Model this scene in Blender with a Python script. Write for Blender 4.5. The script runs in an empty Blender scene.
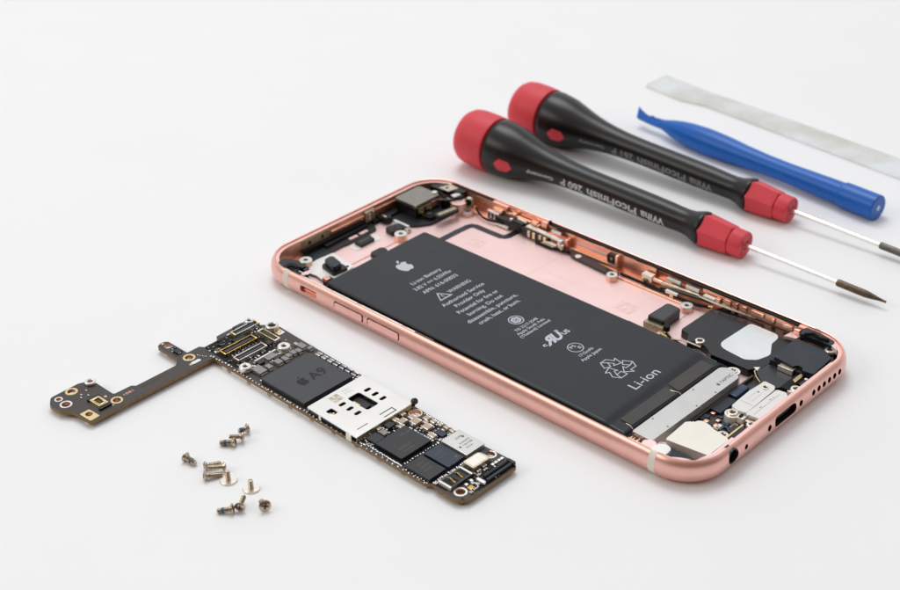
import bpy, bmesh, math, random
from mathutils import Vector, Matrix
rnd = random.Random(7)
MM = 0.001
SC = bpy.context.scene
COL = SC.collection
R = math.radians

# ------------------------------------------------------------------ materials
MATS = {}
def mat(name, col, rough=0.5, metal=0.0, var=0.0, vscale=900, bump=0.0, bscale=3000, spec=0.5, coat=0.0, rvar=0.0, stretch=None, col2=None):
    m = bpy.data.materials.new(name); m.use_nodes = True
    nt = m.node_tree; b = nt.nodes['Principled BSDF']
    b.inputs['Base Color'].default_value = (*col, 1)
    b.inputs['Roughness'].default_value = rough
    b.inputs['Metallic'].default_value = metal
    b.inputs['Specular IOR Level'].default_value = spec
    if coat:
        b.inputs['Coat Weight'].default_value = coat
        b.inputs['Coat Roughness'].default_value = 0.15
    tc = nt.nodes.new('ShaderNodeTexCoord')
    src = tc.outputs['Object']
    if stretch:
        mp = nt.nodes.new('ShaderNodeMapping'); mp.inputs['Scale'].default_value = stretch
        nt.links.new(src, mp.inputs['Vector']); src = mp.outputs['Vector']
    if var or rvar or col2:
        n = nt.nodes.new('ShaderNodeTexNoise'); n.inputs['Scale'].default_value = vscale
        n.inputs['Detail'].default_value = 5; n.inputs['Roughness'].default_value = 0.6
        nt.links.new(src, n.inputs['Vector'])
        if var or col2:
            r = nt.nodes.new('ShaderNodeValToRGB')
            a = [max(0, c*(1-var)) for c in col]; d = [min(1, c*(1+var)) for c in (col2 or col)]
            r.color_ramp.elements[0].position = 0.35; r.color_ramp.elements[1].position = 0.65
            r.color_ramp.elements[0].color = (*a, 1); r.color_ramp.elements[1].color = (*d, 1)
            nt.links.new(n.outputs['Fac'], r.inputs['Fac']); nt.links.new(r.outputs['Color'], b.inputs['Base Color'])
        if rvar:
            mr = nt.nodes.new('ShaderNodeMapRange')
            mr.inputs['To Min'].default_value = max(0.02, rough-rvar); mr.inputs['To Max'].default_value = rough+rvar
            nt.links.new(n.outputs['Fac'], mr.inputs['Value']); nt.links.new(mr.outputs['Result'], b.inputs['Roughness'])
    if bump:
        n2 = nt.nodes.new('ShaderNodeTexNoise'); n2.inputs['Scale'].default_value = bscale; n2.inputs['Detail'].default_value = 3
        nt.links.new(src, n2.inputs['Vector'])
        bp_ = nt.nodes.new('ShaderNodeBump'); bp_.inputs['Strength'].default_value = 1.0
        bp_.inputs['Distance'].default_value = bump*MM
        nt.links.new(n2.outputs['Fac'], bp_.inputs['Height']); nt.links.new(bp_.outputs['Normal'], b.inputs['Normal'])
    MATS[name] = m
    return m

mat('table_white', (0.845, 0.86, 0.88), 0.55, 0, 0.006, 30, 0.01, 900, spec=0.3)
mat('rose_shell', (0.87, 0.50, 0.44), 0.31, 0.78, 0.03, 300, 0.006, 9000, rvar=0.04)
mat('rose_lip', (0.86, 0.45, 0.36), 0.28, 0.9, 0.04, 400)
mat('rose_floor', (0.90, 0.66, 0.65), 0.40, 0.42, 0.035, 60, 0.006, 7000, rvar=0.05)
mat('rose_ledge', (0.88, 0.58, 0.54), 0.4, 0.6, 0.03, 400)
mat('copper_milled', (0.80, 0.42, 0.31), 0.30, 0.85, 0.12, 500, 0.02, 1600, rvar=0.08, stretch=(0.25, 1, 1))
mat('copper_bright', (0.92, 0.57, 0.43), 0.3, 0.85, 0.08, 900)
mat('band_cream', (0.80, 0.76, 0.66), 0.5, 0, 0.02, 500)
mat('battery_pouch', (0.010, 0.012, 0.017), 0.33, 0, 0.08, 60, 0.14, 95, spec=0.34, rvar=0.05)
mat('battery_tape', (0.034, 0.030, 0.025), 0.34, 0.1, 0.12, 90, 0.02, 400, rvar=0.06)
mat('print_grey', (0.50, 0.54, 0.60), 0.5)
mat('black_plastic', (0.008, 0.008, 0.009), 0.36, 0, 0.15, 500, 0.01, 3000, rvar=0.06, spec=0.38)
mat('black_matt', (0.006, 0.006, 0.006), 0.6, spec=0.2)
mat('black_flex', (0.018, 0.020, 0.026), 0.32, 0, 0.15, 300, 0.012, 900, rvar=0.06)
mat('blue_black', (0.015, 0.021, 0.032), 0.26, 0.25, 0.15, 300, 0.008, 1500, rvar=0.06)
mat('blue_flex', (0.02, 0.045, 0.09), 0.25, 0.1, 0.3, 700)
mat('slate_chip', (0.036, 0.038, 0.045), 0.33, 0.1, 0.06, 300, 0.006, 5000)
mat('chip_dark', (0.012, 0.013, 0.017), 0.28, 0, 0.08, 400, 0.006, 5000)
mat('chip_blue', (0.016, 0.026, 0.048), 0.26, 0, 0.12, 400, 0.006, 5000)
mat('chip_print', (0.10, 0.085, 0.06), 0.5)
mat('chip_mark', (0.014, 0.014, 0.017), 0.55, spec=0.25)
mat('speaker_black', (0.005, 0.006, 0.009), 0.24, 0, 0.1, 300, 0.006, 1500, spec=0.45)
mat('silver', (0.78, 0.77, 0.74), 0.32, 0.85, 0.05, 500, 0.006, 3000, rvar=0.06)
mat('silver_white', (0.83, 0.82, 0.79), 0.38, 0.45, 0.03, 250, 0.006, 3000, rvar=0.05)
mat('nickel_warm', (0.82, 0.79, 0.72), 0.36, 0.4, 0.02, 300, 0.006, 3000)
mat('champagne', (0.60, 0.54, 0.42), 0.33, 0.85, 0.15, 900, 0.01, 2500)
mat('camera_metal', (0.29, 0.275, 0.24), 0.26, 0.8, 0.06, 600, 0.008, 3000)
mat('khaki_metal', (0.42, 0.36, 0.24), 0.38, 0.6, 0.25, 1500)
mat('steel_tape', (0.62, 0.62, 0.61), 0.30, 0.75, 0.015, 200, 0.008, 1600, rvar=0.05)
mat('gold', (0.66, 0.43, 0.15), 0.25, 1.0, 0.1, 2000)
mat('gold_pale', (0.78, 0.62, 0.34), 0.3, 0.8, 0.08, 2000)
mat('screw_metal', (0.52, 0.43, 0.33), 0.27, 1.0, 0.15, 1500, rvar=0.08)
mat('screw_silver', (0.86, 0.81, 0.73), 0.25, 0.8, 0.08, 1500)
mat('thread_blue', (0.03, 0.10, 0.16), 0.5, 0.2, 0.5, 2500)
mat('recess', (0.05, 0.035, 0.02), 0.6, 0.3)
mat('pcb_black', (0.032, 0.024, 0.020), 0.44, 0, 0.15, 700, 0.006, 3000)
mat('pcb_edge', (0.22, 0.13, 0.05), 0.5, 0.2, 0.2, 1500)
mat('cap_body', (0.48, 0.36, 0.26), 0.42, 0, 0.15, 2500)
mat('cap_end', (0.82, 0.80, 0.78), 0.3, 0.6)
mat('cap_grey', (0.24, 0.24, 0.235), 0.4, 0.2, 0.2, 2000)
mat('solder', (0.72, 0.73, 0.74), 0.3, 0.7, 0.1, 3000)
mat('white_ink', (0.70, 0.70, 0.68), 0.5)
mat('label_white', (0.76, 0.80, 0.82), 0.32, 0.35, 0.03, 120, rvar=0.06)
mat('cage_white', (0.80, 0.79, 0.77), 0.30, 0.6, 0.03, 90, 0.005, 2500, rvar=0.04)
mat('tan_print', (0.36, 0.29, 0.22), 0.5, 0, 0.2, 1700, col2=(0.72, 0.66, 0.58))
mat('faint_print', (0.76, 0.54, 0.52), 0.5, 0.3, 0.05, 1100, col2=(0.88, 0.63, 0.62))
mat('red_plastic', (0.66, 0.045, 0.065), 0.50, 0, 0.05, 150, 0.01, 1500, spec=0.45)
mat('red_dark', (0.25, 0.012, 0.02), 0.5)
mat('handle_black', (0.005, 0.005, 0.006), 0.31, 0, 0.12, 300, 0.015, 2500, spec=0.4, rvar=0.04)
mat('handle_print', (0.55, 0.56, 0.55), 0.5)
mat('handle_print_dim', (0.20, 0.20, 0.20), 0.5)
mat('shaft_steel', (0.86, 0.86, 0.84), 0.22, 0.85, 0.04, 900)
mat('tip_brown', (0.11, 0.08, 0.055), 0.35, 0.8, 0.3, 900)
mat('tip_grey', (0.12, 0.115, 0.10), 0.35, 0.8, 0.3, 900)
mat('blue_plastic', (0.001, 0.115, 0.50), 0.33, 0, 0.05, 80, 0.02, 500, spec=0.38, rvar=0.04)
mat('magnet', (0.45, 0.55, 0.70), 0.35, 0.8)
mat('brushed_steel', (0.72, 0.69, 0.62), 0.24, 1.0, 0.04, 45, 0.008, 2500, rvar=0.07, col2=(0.84, 0.86, 0.87))  # cream and bluish blotches in the colour stand in for reflections

# ------------------------------------------------------------------ geometry builder (millimetres)
def tess_round(pts, r, n=5):
    out = []
    N = len(pts)
    for i in range(N):
        p = Vector(pts[i][:2]); a = Vector(pts[i-1][:2]); b = Vector(pts[(i+1) % N][:2])
        ri = pts[i][2] if len(pts[i]) > 2 else r
        d1 = (a-p); d2 = (b-p); l1, l2 = d1.length, d2.length
        if ri <= 0 or l1 < 1e-6 or l2 < 1e-6: out.append((p.x, p.y)); continue
        d1.normalize(); d2.normalize()
        ang = d1.angle(d2)
        if ang > math.pi-0.02: out.append((p.x, p.y)); continue
        t = min(ri/math.tan(ang/2), l1*0.48, l2*0.48)
        s = p+d1*t; e = p+d2*t
        for k in range(n+1):
            u = k/n
            q = (1-u)**2*s + 2*u*(1-u)*p + u*u*e
            out.append((q.x, q.y))
    return out

def catmull(pts, n=6):
    out = []; N = len(pts)
    for i in range(N):
        p0, p1, p2, p3 = [Vector(pts[(i+k-1) % N]) for k in range(4)]
        for k in range(n):
            t = k/n
            q = 0.5*((2*p1)+(-p0+p2)*t+(2*p0-5*p1+4*p2-p3)*t*t+(-p0+3*p1-3*p2+p3)*t**3)
            out.append((q.x, q.y))
    return out

def circle(cx, cy, r, n=24, a0=0):
    return [(cx+r*math.cos(a0+2*math.pi*i/n), cy+r*math.sin(a0+2*math.pi*i/n)) for i in range(n)]

class G:
    def __init__(s, org=(0, 0, 0)):
        s.bm = bmesh.new(); s.mats = []; s.org = Vector(org)
    def mi(s, m):
        if m not in s.mats: s.mats.append(m)
        return s.mats.index(m)
    def _finish(s, verts, faces, m, bevel, M, edges=None, seg=2):
        i = s.mi(m)
        for f in faces: f.material_index = i
        if bevel:
            es = edges if edges is not None else list({e for f in faces for e in f.edges})
            r = bmesh.ops.bevel(s.bm, geom=es, offset=bevel, segments=seg, affect='EDGES', profile=0.5, clamp_overlap=True)
            for f in r['faces']: f.material_index = i
            vs = {v for f in faces if f.is_valid for v in f.verts} | {v for f in r['faces'] for v in f.verts}
        else: vs = set(verts)
        if M is not None:
            for v in vs: v.co = M @ v.co
        return vs
    def prism(s, pts, z0, z1, m, bevel=0, M=None, r=0, all_edges=False, taper=0):
        if r or any(len(p) > 2 for p in pts): pts = tess_round(pts, r)
        # drop duplicates
        q = []
        for p in pts:
            if not q or (abs(p[0]-q[-1][0])+abs(p[1]-q[-1][1])) > 1e-4: q.append(p)
        if (abs(q[0][0]-q[-1][0])+abs(q[0][1]-q[-1][1])) < 1e-4: q.pop()
        pts = q
        A = sum(pts[i-1][0]*pts[i][1]-pts[i][0]*pts[i-1][1] for i in range(len(pts)))
        if A < 0: pts = pts[::-1]
        cx = sum(p[0] for p in pts)/len(pts); cy = sum(p[1] for p in pts)/len(pts)
        lo = [s.bm.verts.new((x, y, z0)) for x, y in pts]
        hi = [s.bm.verts.new((cx+(x-cx)*(1-taper), cy+(y-cy)*(1-taper), z1)) for x, y in pts]
        N = len(pts); fs = []
        top = s.bm.faces.new(hi); fs.append(top); fs.append(s.bm.faces.new(lo[::-1]))
        for k in range(N): fs.append(s.bm.faces.new((lo[k], lo[(k+1) % N], hi[(k+1) % N], hi[k])))
        es = None
        if bevel and not all_edges: es = list(top.edges)
        return s._finish(lo+hi, fs, m, bevel, M, es)
    def box(s, x0, x1, y0, y1, z0, z1, m, bevel=0.0, M=None):
        return s.prism([(x0, y0), (x1, y0), (x1, y1), (x0, y1)], z0, z1, m, bevel, M, all_edges=True)
    def cyl(s, cx, cy, z0, z1, r, m, n=28, bevel=0, M=None):
        return s.prism(circle(cx, cy, r, n), z0, z1, m, bevel, M)
    def ring(s, cx, cy, z0, z1, ro, ri, m, n=28, M=None, ch=0.0):
        pr = [(ri, z0), (ro, z0), (ro, z1-ch), (ro-ch, z1), (ri+ch, z1), (ri, z1-ch)] if ch else [(ri, z0), (ro, z0), (ro, z1), (ri, z1)]
        return s.lathe(pr, m, n, Matrix.Translation((cx, cy, 0)) if M is None else M @ Matrix.Translation((cx, cy, 0)), closed=True)
    def lathe(s, pr, m, n=32, M=None, closed=False, cap=True):
        """profile of (radius, z)"""
        i = s.mi(m); rings = []
        for (r, z) in pr:
            if r < 1e-5: rings.append([s.bm.verts.new((0, 0, z))])
            else: rings.append([s.bm.verts.new((r*math.cos(2*math.pi*k/n), r*math.sin(2*math.pi*k/n), z)) for k in range(n)])
        fs = []
        pairs = list(zip(rings, rings[1:]))
        if closed: pairs.append((rings[-1], rings[0]))
        for a, b in pairs:
            for k in range(n):
                k2 = (k+1) % n
                if len(a) == 1 and len(b) == 1: continue
                if len(a) == 1: fs.append(s.bm.faces.new((a[0], b[k2], b[k])))
                elif len(b) == 1: fs.append(s.bm.faces.new((a[k], a[k2], b[0])))
                else: fs.append(s.bm.faces.new((a[k], a[k2], b[k2], b[k])))
        if not closed and cap:
            if len(rings[0]) > 1: fs.append(s.bm.faces.new(rings[0][::-1]))
            if len(rings[-1]) > 1: fs.append(s.bm.faces.new(rings[-1]))
        for f in fs: f.material_index = i
        vs = [v for r_ in rings for v in r_]
        if M is not None:
            for v in vs: v.co = M @ v.co
        return vs
    def tube(s, pts, rad, m, n=8, M=None, flat=None):
        pts = [Vector(p) for p in pts]; i = s.mi(m); rings = []
        up = Vector((0, 0, 1))
        for k, p in enumerate(pts):
            d = (pts[min(k+1, len(pts)-1)]-pts[max(k-1, 0)]).normalized()
            a = d.cross(up)
            if a.length < 1e-4: a = Vector((1, 0, 0))
            a.normalize(); b = a.cross(d).normalized()
            rr = rad[k] if isinstance(rad, (list, tuple)) else rad
            ra, rb = (rr, rr*flat) if flat else (rr, rr)
            rings.append([s.bm.verts.new(p+a*ra*math.cos(2*math.pi*j/n)+b*rb*math.sin(2*math.pi*j/n)) for j in range(n)])
        for a, b in zip(rings, rings[1:]):
            for j in range(n):
                f = s.bm.faces.new((a[j], a[(j+1) % n], b[(j+1) % n], b[j])); f.material_index = i
        for r_ in (rings[0], rings[-1][::-1]):
            f = s.bm.faces.new(r_); f.material_index = i
        if M is not None:
            for r_ in rings:
                for v in r_: v.co = M @ v.co
    def strip(s, pts, w, z, m, h=0.03, closed=False, M=None):
        """flat ribbon along 2-D polyline, width w"""
        P = [Vector(p) for p in pts]; N = len(P); L_, R_ = [], []
        for k in range(N):
            if closed: a, b = P[k-1], P[(k+1) % N]
            else: a, b = P[max(k-1, 0)], P[min(k+1, N-1)]
            d = (b-a).normalized(); nrm = Vector((-d.y, d.x))
            d1 = (P[k]-a).normalized() if (P[k]-a).length > 1e-6 else d
            c = max(0.45, abs(d1.dot(d)))
            L_.append(P[k]+nrm*w/2/c); R_.append(P[k]-nrm*w/2/c)
        i = s.mi(m); vs = []
        def v4(k):
            return [s.bm.verts.new((q.x, q.y, zz)) for q, zz in ((L_[k], z), (R_[k], z), (R_[k], z+h), (L_[k], z+h))]
        rg = [v4(k) for k in range(N)]
        seq = list(zip(rg, rg[1:]))
        if closed: seq.append((rg[-1], rg[0]))
        for a, b in seq:
            for j in range(4):
                f = s.bm.faces.new((a[j], a[(j+1) % 4], b[(j+1) % 4], b[j])); f.material_index = i
        if not closed:
            for r_ in (rg[0][::-1], rg[-1]):
                f = s.bm.faces.new(r_); f.material_index = i
        if M is not None:
            for r_ in rg:
                for v in r_: v.co = M @ v.co
    def add_mesh(s, verts, faces, m):
        i = s.mi(m); vs = [s.bm.verts.new(v) for v in verts]
        for f in faces:
            try:
                ff = s.bm.faces.new([vs[k] for k in f]); ff.material_index = i
            except ValueError: pass
    def build(s, name, parent=None, label=None, sharp=35, org=None, recalc=True):
        if recalc: bmesh.ops.recalc_face_normals(s.bm, faces=s.bm.faces)
        o0 = s.org if org is None else Vector(org)
        for v in s.bm.verts: v.co = (v.co-o0)*MM
        me = bpy.data.meshes.new(name); s.bm.to_mesh(me); s.bm.free()
        for m in s.mats: me.materials.append(MATS[m])
        me.polygons.foreach_set('use_smooth', [True]*len(me.polygons))
        me.set_sharp_from_angle(angle=R(sharp))
        o = bpy.data.objects.new(name, me); COL.objects.link(o)
        if parent: o.parent = parent
        if label: o['label'] = label
        if name != 'cut':
            wn = o.modifiers.new('weighted', 'WEIGHTED_NORMAL'); wn.keep_sharp = True
        return o

def thing(name, loc, label, cat, group=None, rz=0):
    o = bpy.data.objects.new(name, None); COL.objects.link(o)
    o.empty_display_size = 0.005
    o.location = Vector(loc)*MM; o.rotation_euler = (0, 0, rz)
    o['label'] = label; o['category'] = cat
    if group: o['group'] = group
    return o

_tc = {}
def text_data(s, bold=0.0):
    if (s, bold) in _tc: return _tc[(s, bold)]
    cu = bpy.data.curves.new('text', 'FONT'); cu.body = s; cu.size = 1; cu.resolution_u = 3
    cu.offset = bold
    ob = bpy.data.objects.new('text', cu); COL.objects.link(ob)
    dg = bpy.context.evaluated_depsgraph_get(); dg.update()
    me = bpy.data.meshes.new_from_object(ob.evaluated_get(dg))
    V = [v.co.copy() for v in me.vertices]; F = [tuple(p.vertices) for p in me.polygons]
    bpy.data.objects.remove(ob); bpy.data.curves.remove(cu); bpy.data.meshes.remove(me)
    x0 = min(v.x for v in V); x1 = max(v.x for v in V)
    V = [(v.x-x0, v.y) for v in V]
    _tc[(s, bold)] = (V, F, x1-x0)
    return _tc[(s, bold)]
def put_text(g, s, m, start, length, cap, z, ang=90, bold=0.0, shear=0, mirror=False, th=0.012):
    """text baseline start point (x,y), total length, cap height; printed as a thin film"""
    V, F, w = text_data(s, bold)
    sx = length/w; sy = cap/0.70
    ca, sa = math.cos(R(ang)), math.sin(R(ang))
    top = []
    for (x, y) in V:
        X = x*sx; Y = y*sy
        if mirror: X = length-X
        X += shear*Y
        top.append((start[0]+X*ca-Y*sa, start[1]+X*sa+Y*ca, z+th))
    g.add_mesh(top, F, m)

APPLE = catmull([(0, .40), (.16, .475), (.32, .44), (.43, .335), (.355, .25), (.32, .12), (.345, -.01), (.44, -.10), (.39, -.26), (.28, -.43), (.17, -.5),
                 (.07, -.465), (0, -.445), (-.07, -.465), (-.17, -.5), (-.31, -.40), (-.42, -.17), (-.45, .08), (-.39, .32), (-.24, .455), (-.1, .44)])
LEAF = catmull([(-.01, .53), (.01, .66), (.10, .77), (.20, .80), (.19, .68), (.10, .56)])
def emblem(g, cx, cy, size, z, m, ang=90, h=0.015):
    ca, sa = math.cos(R(ang)), math.sin(R(ang))
    for sh in (APPLE, LEAF):
        g.prism([(cx+size*(x*ca-y*sa), cy+size*(x*sa+y*ca)) for x, y in sh], z, z+h, m)

# ------------------------------------------------------------------ table
g = G(); g.box(-1600, 1600, -1500, 1700, -20, 0, 'table_white')
tb = g.build('tabletop'); tb['kind'] = 'structure'

# ================================================================== PHONE
L, W, RC = 138.3, 67.1, 10.5
PO = (L/2, W/2, 0)
phone = thing('opened_phone', PO, 'opened rose gold phone housing with its screen removed, black battery and inner parts in view', 'phone')
def GP(): return G(PO)

def outline(off, n=14, dense=False):
    r = RC-off; pts = []
    for cx, cy, a0 in ((L-RC, RC, -90), (L-RC, W-RC, 0), (RC, W-RC, 90), (RC, RC, 180)):
        for i in range(n+1):
            a = R(a0+90*i/n); pts.append((cx+r*math.cos(a), cy+r*math.sin(a)))
    if not dense: return pts
    out = []
    for k, p in enumerate(pts):
        q = pts[(k+1) % len(pts)]; out.append(p)
        d = math.hypot(q[0]-p[0], q[1]-p[1]); m_ = int(d/3.0)
        if d > 6:
            for j in range(1, m_): out.append((p[0]+(q[0]-p[0])*j/m_, p[1]+(q[1]-p[1])*j/m_))
    return out
def sweep(g, prof, mlist, n=14, closed=True):
    """prof: (off,z); mlist: material per profile segment"""
    rings = [[g.bm.verts.new((x, y, z)) for x, y in outline(off, n, True)] for off, z in prof]
    N = len(rings[0]); K = len(prof)
    for j in range(K if closed else K-1):
        a, b = rings[j], rings[(j+1) % K]; i = g.mi(mlist[j])
        for k in range(N):
            f = g.bm.faces.new((a[k], a[(k+1) % N], b[(k+1) % N], b[k])); f.material_index = i
OUT = [(4.2, 0.0), (2.6, 0.06), (1.7, 0.30), (1.0, 0.80), (0.5, 1.45), (0.15, 2.3), (0.0, 3.2), (0.02, 3.9), (0.15, 4.7), (0.42, 5.4), (0.75, 5.9), (1.0, 6.15)]
INN = [(1.15, 6.25), (1.32, 6.2), (1.36, 5.75), (2.25, 5.68), (2.35, 5.5), (2.5, 1.6), (3.6, 1.45), (4.2, 1.3)]
prof = OUT+INN
ml = ['rose_shell']*11+['rose_lip', 'rose_lip', 'rose_lip', 'rose_ledge', 'copper_bright', 'copper_milled', 'copper_milled', 'copper_milled', 'rose_shell']
g = GP(); sweep(g, prof, ml)
frame = g.build('frame', phone, sharp=50)
# openings are real cuts in the wall
def cutter(fn):
    c = GP(); fn(c); o = c.build('cut', None); o.location = Vector(PO)*MM; return o
def finish_cut(o):
    o.modifiers.clear(); o.data.set_sharp_from_angle(angle=R(40))
    wn = o.modifiers.new('weighted', 'WEIGHTED_NORMAL'); wn.keep_sharp = True
def do_cut(target, fn):
    target.modifiers.clear()
    o = cutter(fn)
    md = target.modifiers.new('b', 'BOOLEAN'); md.operation = 'DIFFERENCE'; md.solver = 'EXACT'; md.object = o; md.use_self = True; md.material_mode = 'TRANSFER'
    bpy.context.view_layer.update()
    dg = bpy.context.evaluated_depsgraph_get(); dg.update()
    me = bpy.data.meshes.new_from_object(target.evaluated_get(dg))
    target.data = me; me.name = target.name; finish_cut(target)
    bpy.data.objects.remove(o)
EX = Matrix.Translation((L+1, 0, 0)) @ Matrix.Rotation(R(-90), 4, 'Y')   # local z -> -x
def hole_x(g, y, z, r, depth=2.9, n=24, m='black_matt'):  # cut walls coloured black for the shade inside the hole
    g.lathe([(r, L-depth), (r, L+1.0)], m, n, Matrix.Translation((0, y, z)) @ Matrix(((0, 0, 1, 0), (1, 0, 0, 0), (0, 1, 0, 0), (0, 0, 0, 1))))
def stadium_x(g, y0, y1, z0, z1, x0, x1, m):
    r = (z1-z0)/2*0.98
    pts = tess_round([(y0, z0), (y1, z0), (y1, z1), (y0, z1)], r, 6)
    g.prism(pts, x0, x1, m, M=Matrix(((0, 0, 1, 0), (1, 0, 0, 0), (0, 1, 0, 0), (0, 0, 0, 1))))
def stadium_y(g, x0, x1, z0, z1, y0, y1, m, rr=None):
    r = (z1-z0)/2*0.98 if rr is None else rr
    pts = tess_round([(x0, z0), (x1, z0), (x1, z1), (x0, z1)], r, 6)
    g.prism(pts, y0, y1, m, M=Matrix(((1, 0, 0, 0), (0, 0, 1, 0), (0, 1, 0, 0), (0, 0, 0, 1))))
SPK = [45.2+2.25*k for k in range(6)]
def cuts(g):
    hole_x(g, 13.3, 4.0, 1.85, 2.4, 28); hole_x(g, 18.1, 3.9, 0.62, 1.6)
    for y in (27.2, 39.9): hole_x(g, y, 3.9, 0.75, 1.5)
    for y in SPK: hole_x(g, y, 4.0, 0.72, 1.8)
    stadium_x(g, 29.3, 38.0, 2.7, 5.2, L-2.2, L+1, 'black_matt')
    stadium_y(g, 17.6, 23.6, 2.8, 4.5, -1, 1.5, 'copper_milled', 0.5)
    stadium_y(g, 29.9, 40.3, 2.6, 4.75, -1, 1.3, 'copper_milled', 0.7)
    stadium_y(g, 41.6, 52.6, 2.6, 4.75, -1, 1.3, 'copper_milled', 0.7)
    # milled pockets in the far wall (side buttons) open to the inside
    g.box(30.5, 42.6, W-3, W-1.55, 3.2, 6.0, 'copper_milled')
    g.box(44.5, 52.0, W-3, W-1.75, 3.0, 5.9, 'copper_milled')
    g.box(80.6, 95.0, W-3, W-1.55, 3.2, 5.9, 'copper_milled')
do_cut(frame, cuts)
g = GP(); g.prism(outline(4.25), 0.03, 1.0, 'rose_floor'); g.build('back_plate', phone)
# port linings; black discs put shade into the holes by colour
g = GP()
g.ring(0, 0, L-2.1, L-0.25, 1.84, 1.55, 'black_plastic', M=Matrix.Translation((0, 13.3, 4.0)) @ Matrix(((0, 0, 1, 0), (1, 0, 0, 0), (0, 1, 0, 0), (0, 0, 0, 1))))
g.cyl(0, 0, L-2.15, L-2.0, 1.6, 'black_matt', M=Matrix.Translation((0, 13.3, 4.0)) @ Matrix(((0, 0, 1, 0), (1, 0, 0, 0), (0, 1, 0, 0), (0, 0, 0, 1))))
g.build('headphone_socket', phone)
g = GP(); stadium_x(g, 29.45, 37.85, 2.85, 5.05, L-2.15, L-1.3, 'black_matt'); stadium_x(g, 30.3, 37.0, 3.75, 4.2, L-1.3, L-0.9, 'black_plastic')
g.build('charging_port', phone)
for y in SPK:
    g = GP(); g.cyl(0, 0, L-1.75, L-1.2, 0.68, 'black_matt', 16, M=Matrix.Translation((0, y, 4.0)) @ Matrix(((0, 0, 1, 0), (1, 0, 0, 0), (0, 1, 0, 0), (0, 0, 0, 1)))); g.build('speaker_hole', phone)
for y, r_, d in ((18.1, .58, 1.3), (27.2, .7, 1.1), (39.9, .7, 1.1)):
    g = GP(); g.cyl(0, 0, L-d-.3, L-d+.2, r_, 'recess', 16, M=Matrix.Translation((0, y, 3.9)) @ Matrix(((0, 0, 1, 0), (1, 0, 0, 0), (0, 1, 0, 0), (0, 0, 0, 1)))); g.build('microphone_hole' if r_ < .6 else 'end_screw_hole', phone)
# buttons
g = GP(); stadium_y(g, 30.25, 39.9, 2.75, 4.5, -0.12, 1.2, 'rose_shell', 0.6); g.build('volume_button', phone)
g = GP(); stadium_y(g, 42.0, 52.3, 2.75, 4.5, -0.12, 1.2, 'rose_shell', 0.6); g.build('volume_button', phone)
g = GP(); stadium_y(g, 17.9, 23.2, 2.9, 3.4, 0.9, 1.4, 'rose_shell', 0.2); g.build('mute_switch', phone)

# antenna bands: thin plastic inlays following the outer profile
def band(x0, x1, far=False):
    g = GP(); i = g.mi('band_cream'); K = [(o-0.03, z+(0.03 if z > 5.8 else 0)) for o, z in OUT[1:]] + [(1.2, 6.30), (1.36, 6.24)]
    fy = (lambda o: W-o) if far else (lambda o: o)
    A = [g.bm.verts.new((x0, fy(o), z)) for o, z in K]; B = [g.bm.verts.new((x1, fy(o), z)) for o, z in K]
    A2 = [g.bm.verts.new((x0, fy(o+0.3), min(z, 5.9))) for o, z in K]; B2 = [g.bm.verts.new((x1, fy(o+0.3), min(z, 5.9))) for o, z in K]
    for k in range(len(K)-1):
        g.bm.faces.new((A[k], B[k], B[k+1], A[k+1])); g.bm.faces.new((A[k], A[k+1], A2[k+1], A2[k])); g.bm.faces.new((B[k], B2[k], B2[k+1], B[k+1]))
    g.build('antenna_band', phone)
band(11.0, 12.9); band(125.6, 127.3); band(125.9, 127.4, True)

# screws of the phone
def small_screw(g, x, y, z, r=1.0, m='screw_silver'):
    g.lathe([(r*0.98, z-0.5), (r, z), (r*0.9, z+0.18), (r*0.55, z+0.22), (r*0.45, z+0.1), (0, z+0.05)], m, 22, Matrix.Translation((x, y, 0)))
    a = rnd.random()*1.5
    for k in range(2):
        Mx = Matrix.Translation((x, y, 0)) @ Matrix.Rotation(a+k*math.pi/2, 4, 'Z')
        g.box(-r*0.52, r*0.52, -r*0.13, r*0.13, z+0.12, z+0.245+0.004*k, 'recess', M=Mx)  # dark raised bars drawn for the shaded cross recess
def p_screw(parent, x, y, z, r=1.0, name='screw'):
    g = GP(); small_screw(g, x, y, z, r); return g.build(name, parent)
def standoff(x, y, z0, z1, r=1.7, m='copper_bright', mt='silver', name='standoff'):
    g = GP(); g.cyl(x, y, z0, z1-0.35, r, m, 30)
    g.ring(x, y, z1-0.34, z1, r*0.98, r*0.36, mt, 30, ch=0.08)
    g.cyl(x, y, z1-0.33, z1-0.28, r*0.37, 'recess', 16)
    return g.build(name, phone)

# ---------------- battery
g = GP()
def lerp_tab(x, tab):
    for (a, va), (b, vb) in zip(tab, tab[1:]):
        if x <= b: return va+(vb-va)*max(0, (x-a)/(b-a))
    return tab[-1][1]
HX = [(108.6, 4.15), (109.6, 4.08), (110.5, 3.88), (111.2, 3.64), (111.8, 3.52), (113.0, 3.50), (114.6, 3.47), (116, 3.40)]
NX = [0, .04, .10, .2, .35, .55, .8, 1.1]
xs = [20.7+k for k in NX]+[24+k*2.6 for k in range(33)]+[108.6+k*.35 for k in range(1, 19)]+[115.9-k for k in NX[::-1]]
ys0 = [0]+[k for k in NX[1:]]
def ylim(x):
    a = 5.5-(x-21)*0.0085; b = 42.3
    if x < 22.4: a += 1.1*(1-math.sqrt(max(0, 1-((22.4-x)/1.7)**2))); b -= 1.1*(1-math.sqrt(max(0, 1-((22.4-x)/1.7)**2)))
    if x > 110.4: a += .25*min(1, (x-110.4)/1.5); b -= .15*min(1, (x-110.4)/1.5)
    return a, b
T_ = [k for k in NX]; inner = [(k+1)/16 for k in range(15)]
def ysamp(x):
    a, b = ylim(x); w_ = b-a
    return [a+k for k in NX]+[a+1.1+(w_-2.2)*k for k in inner]+[b-k for k in NX[::-1]]
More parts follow.
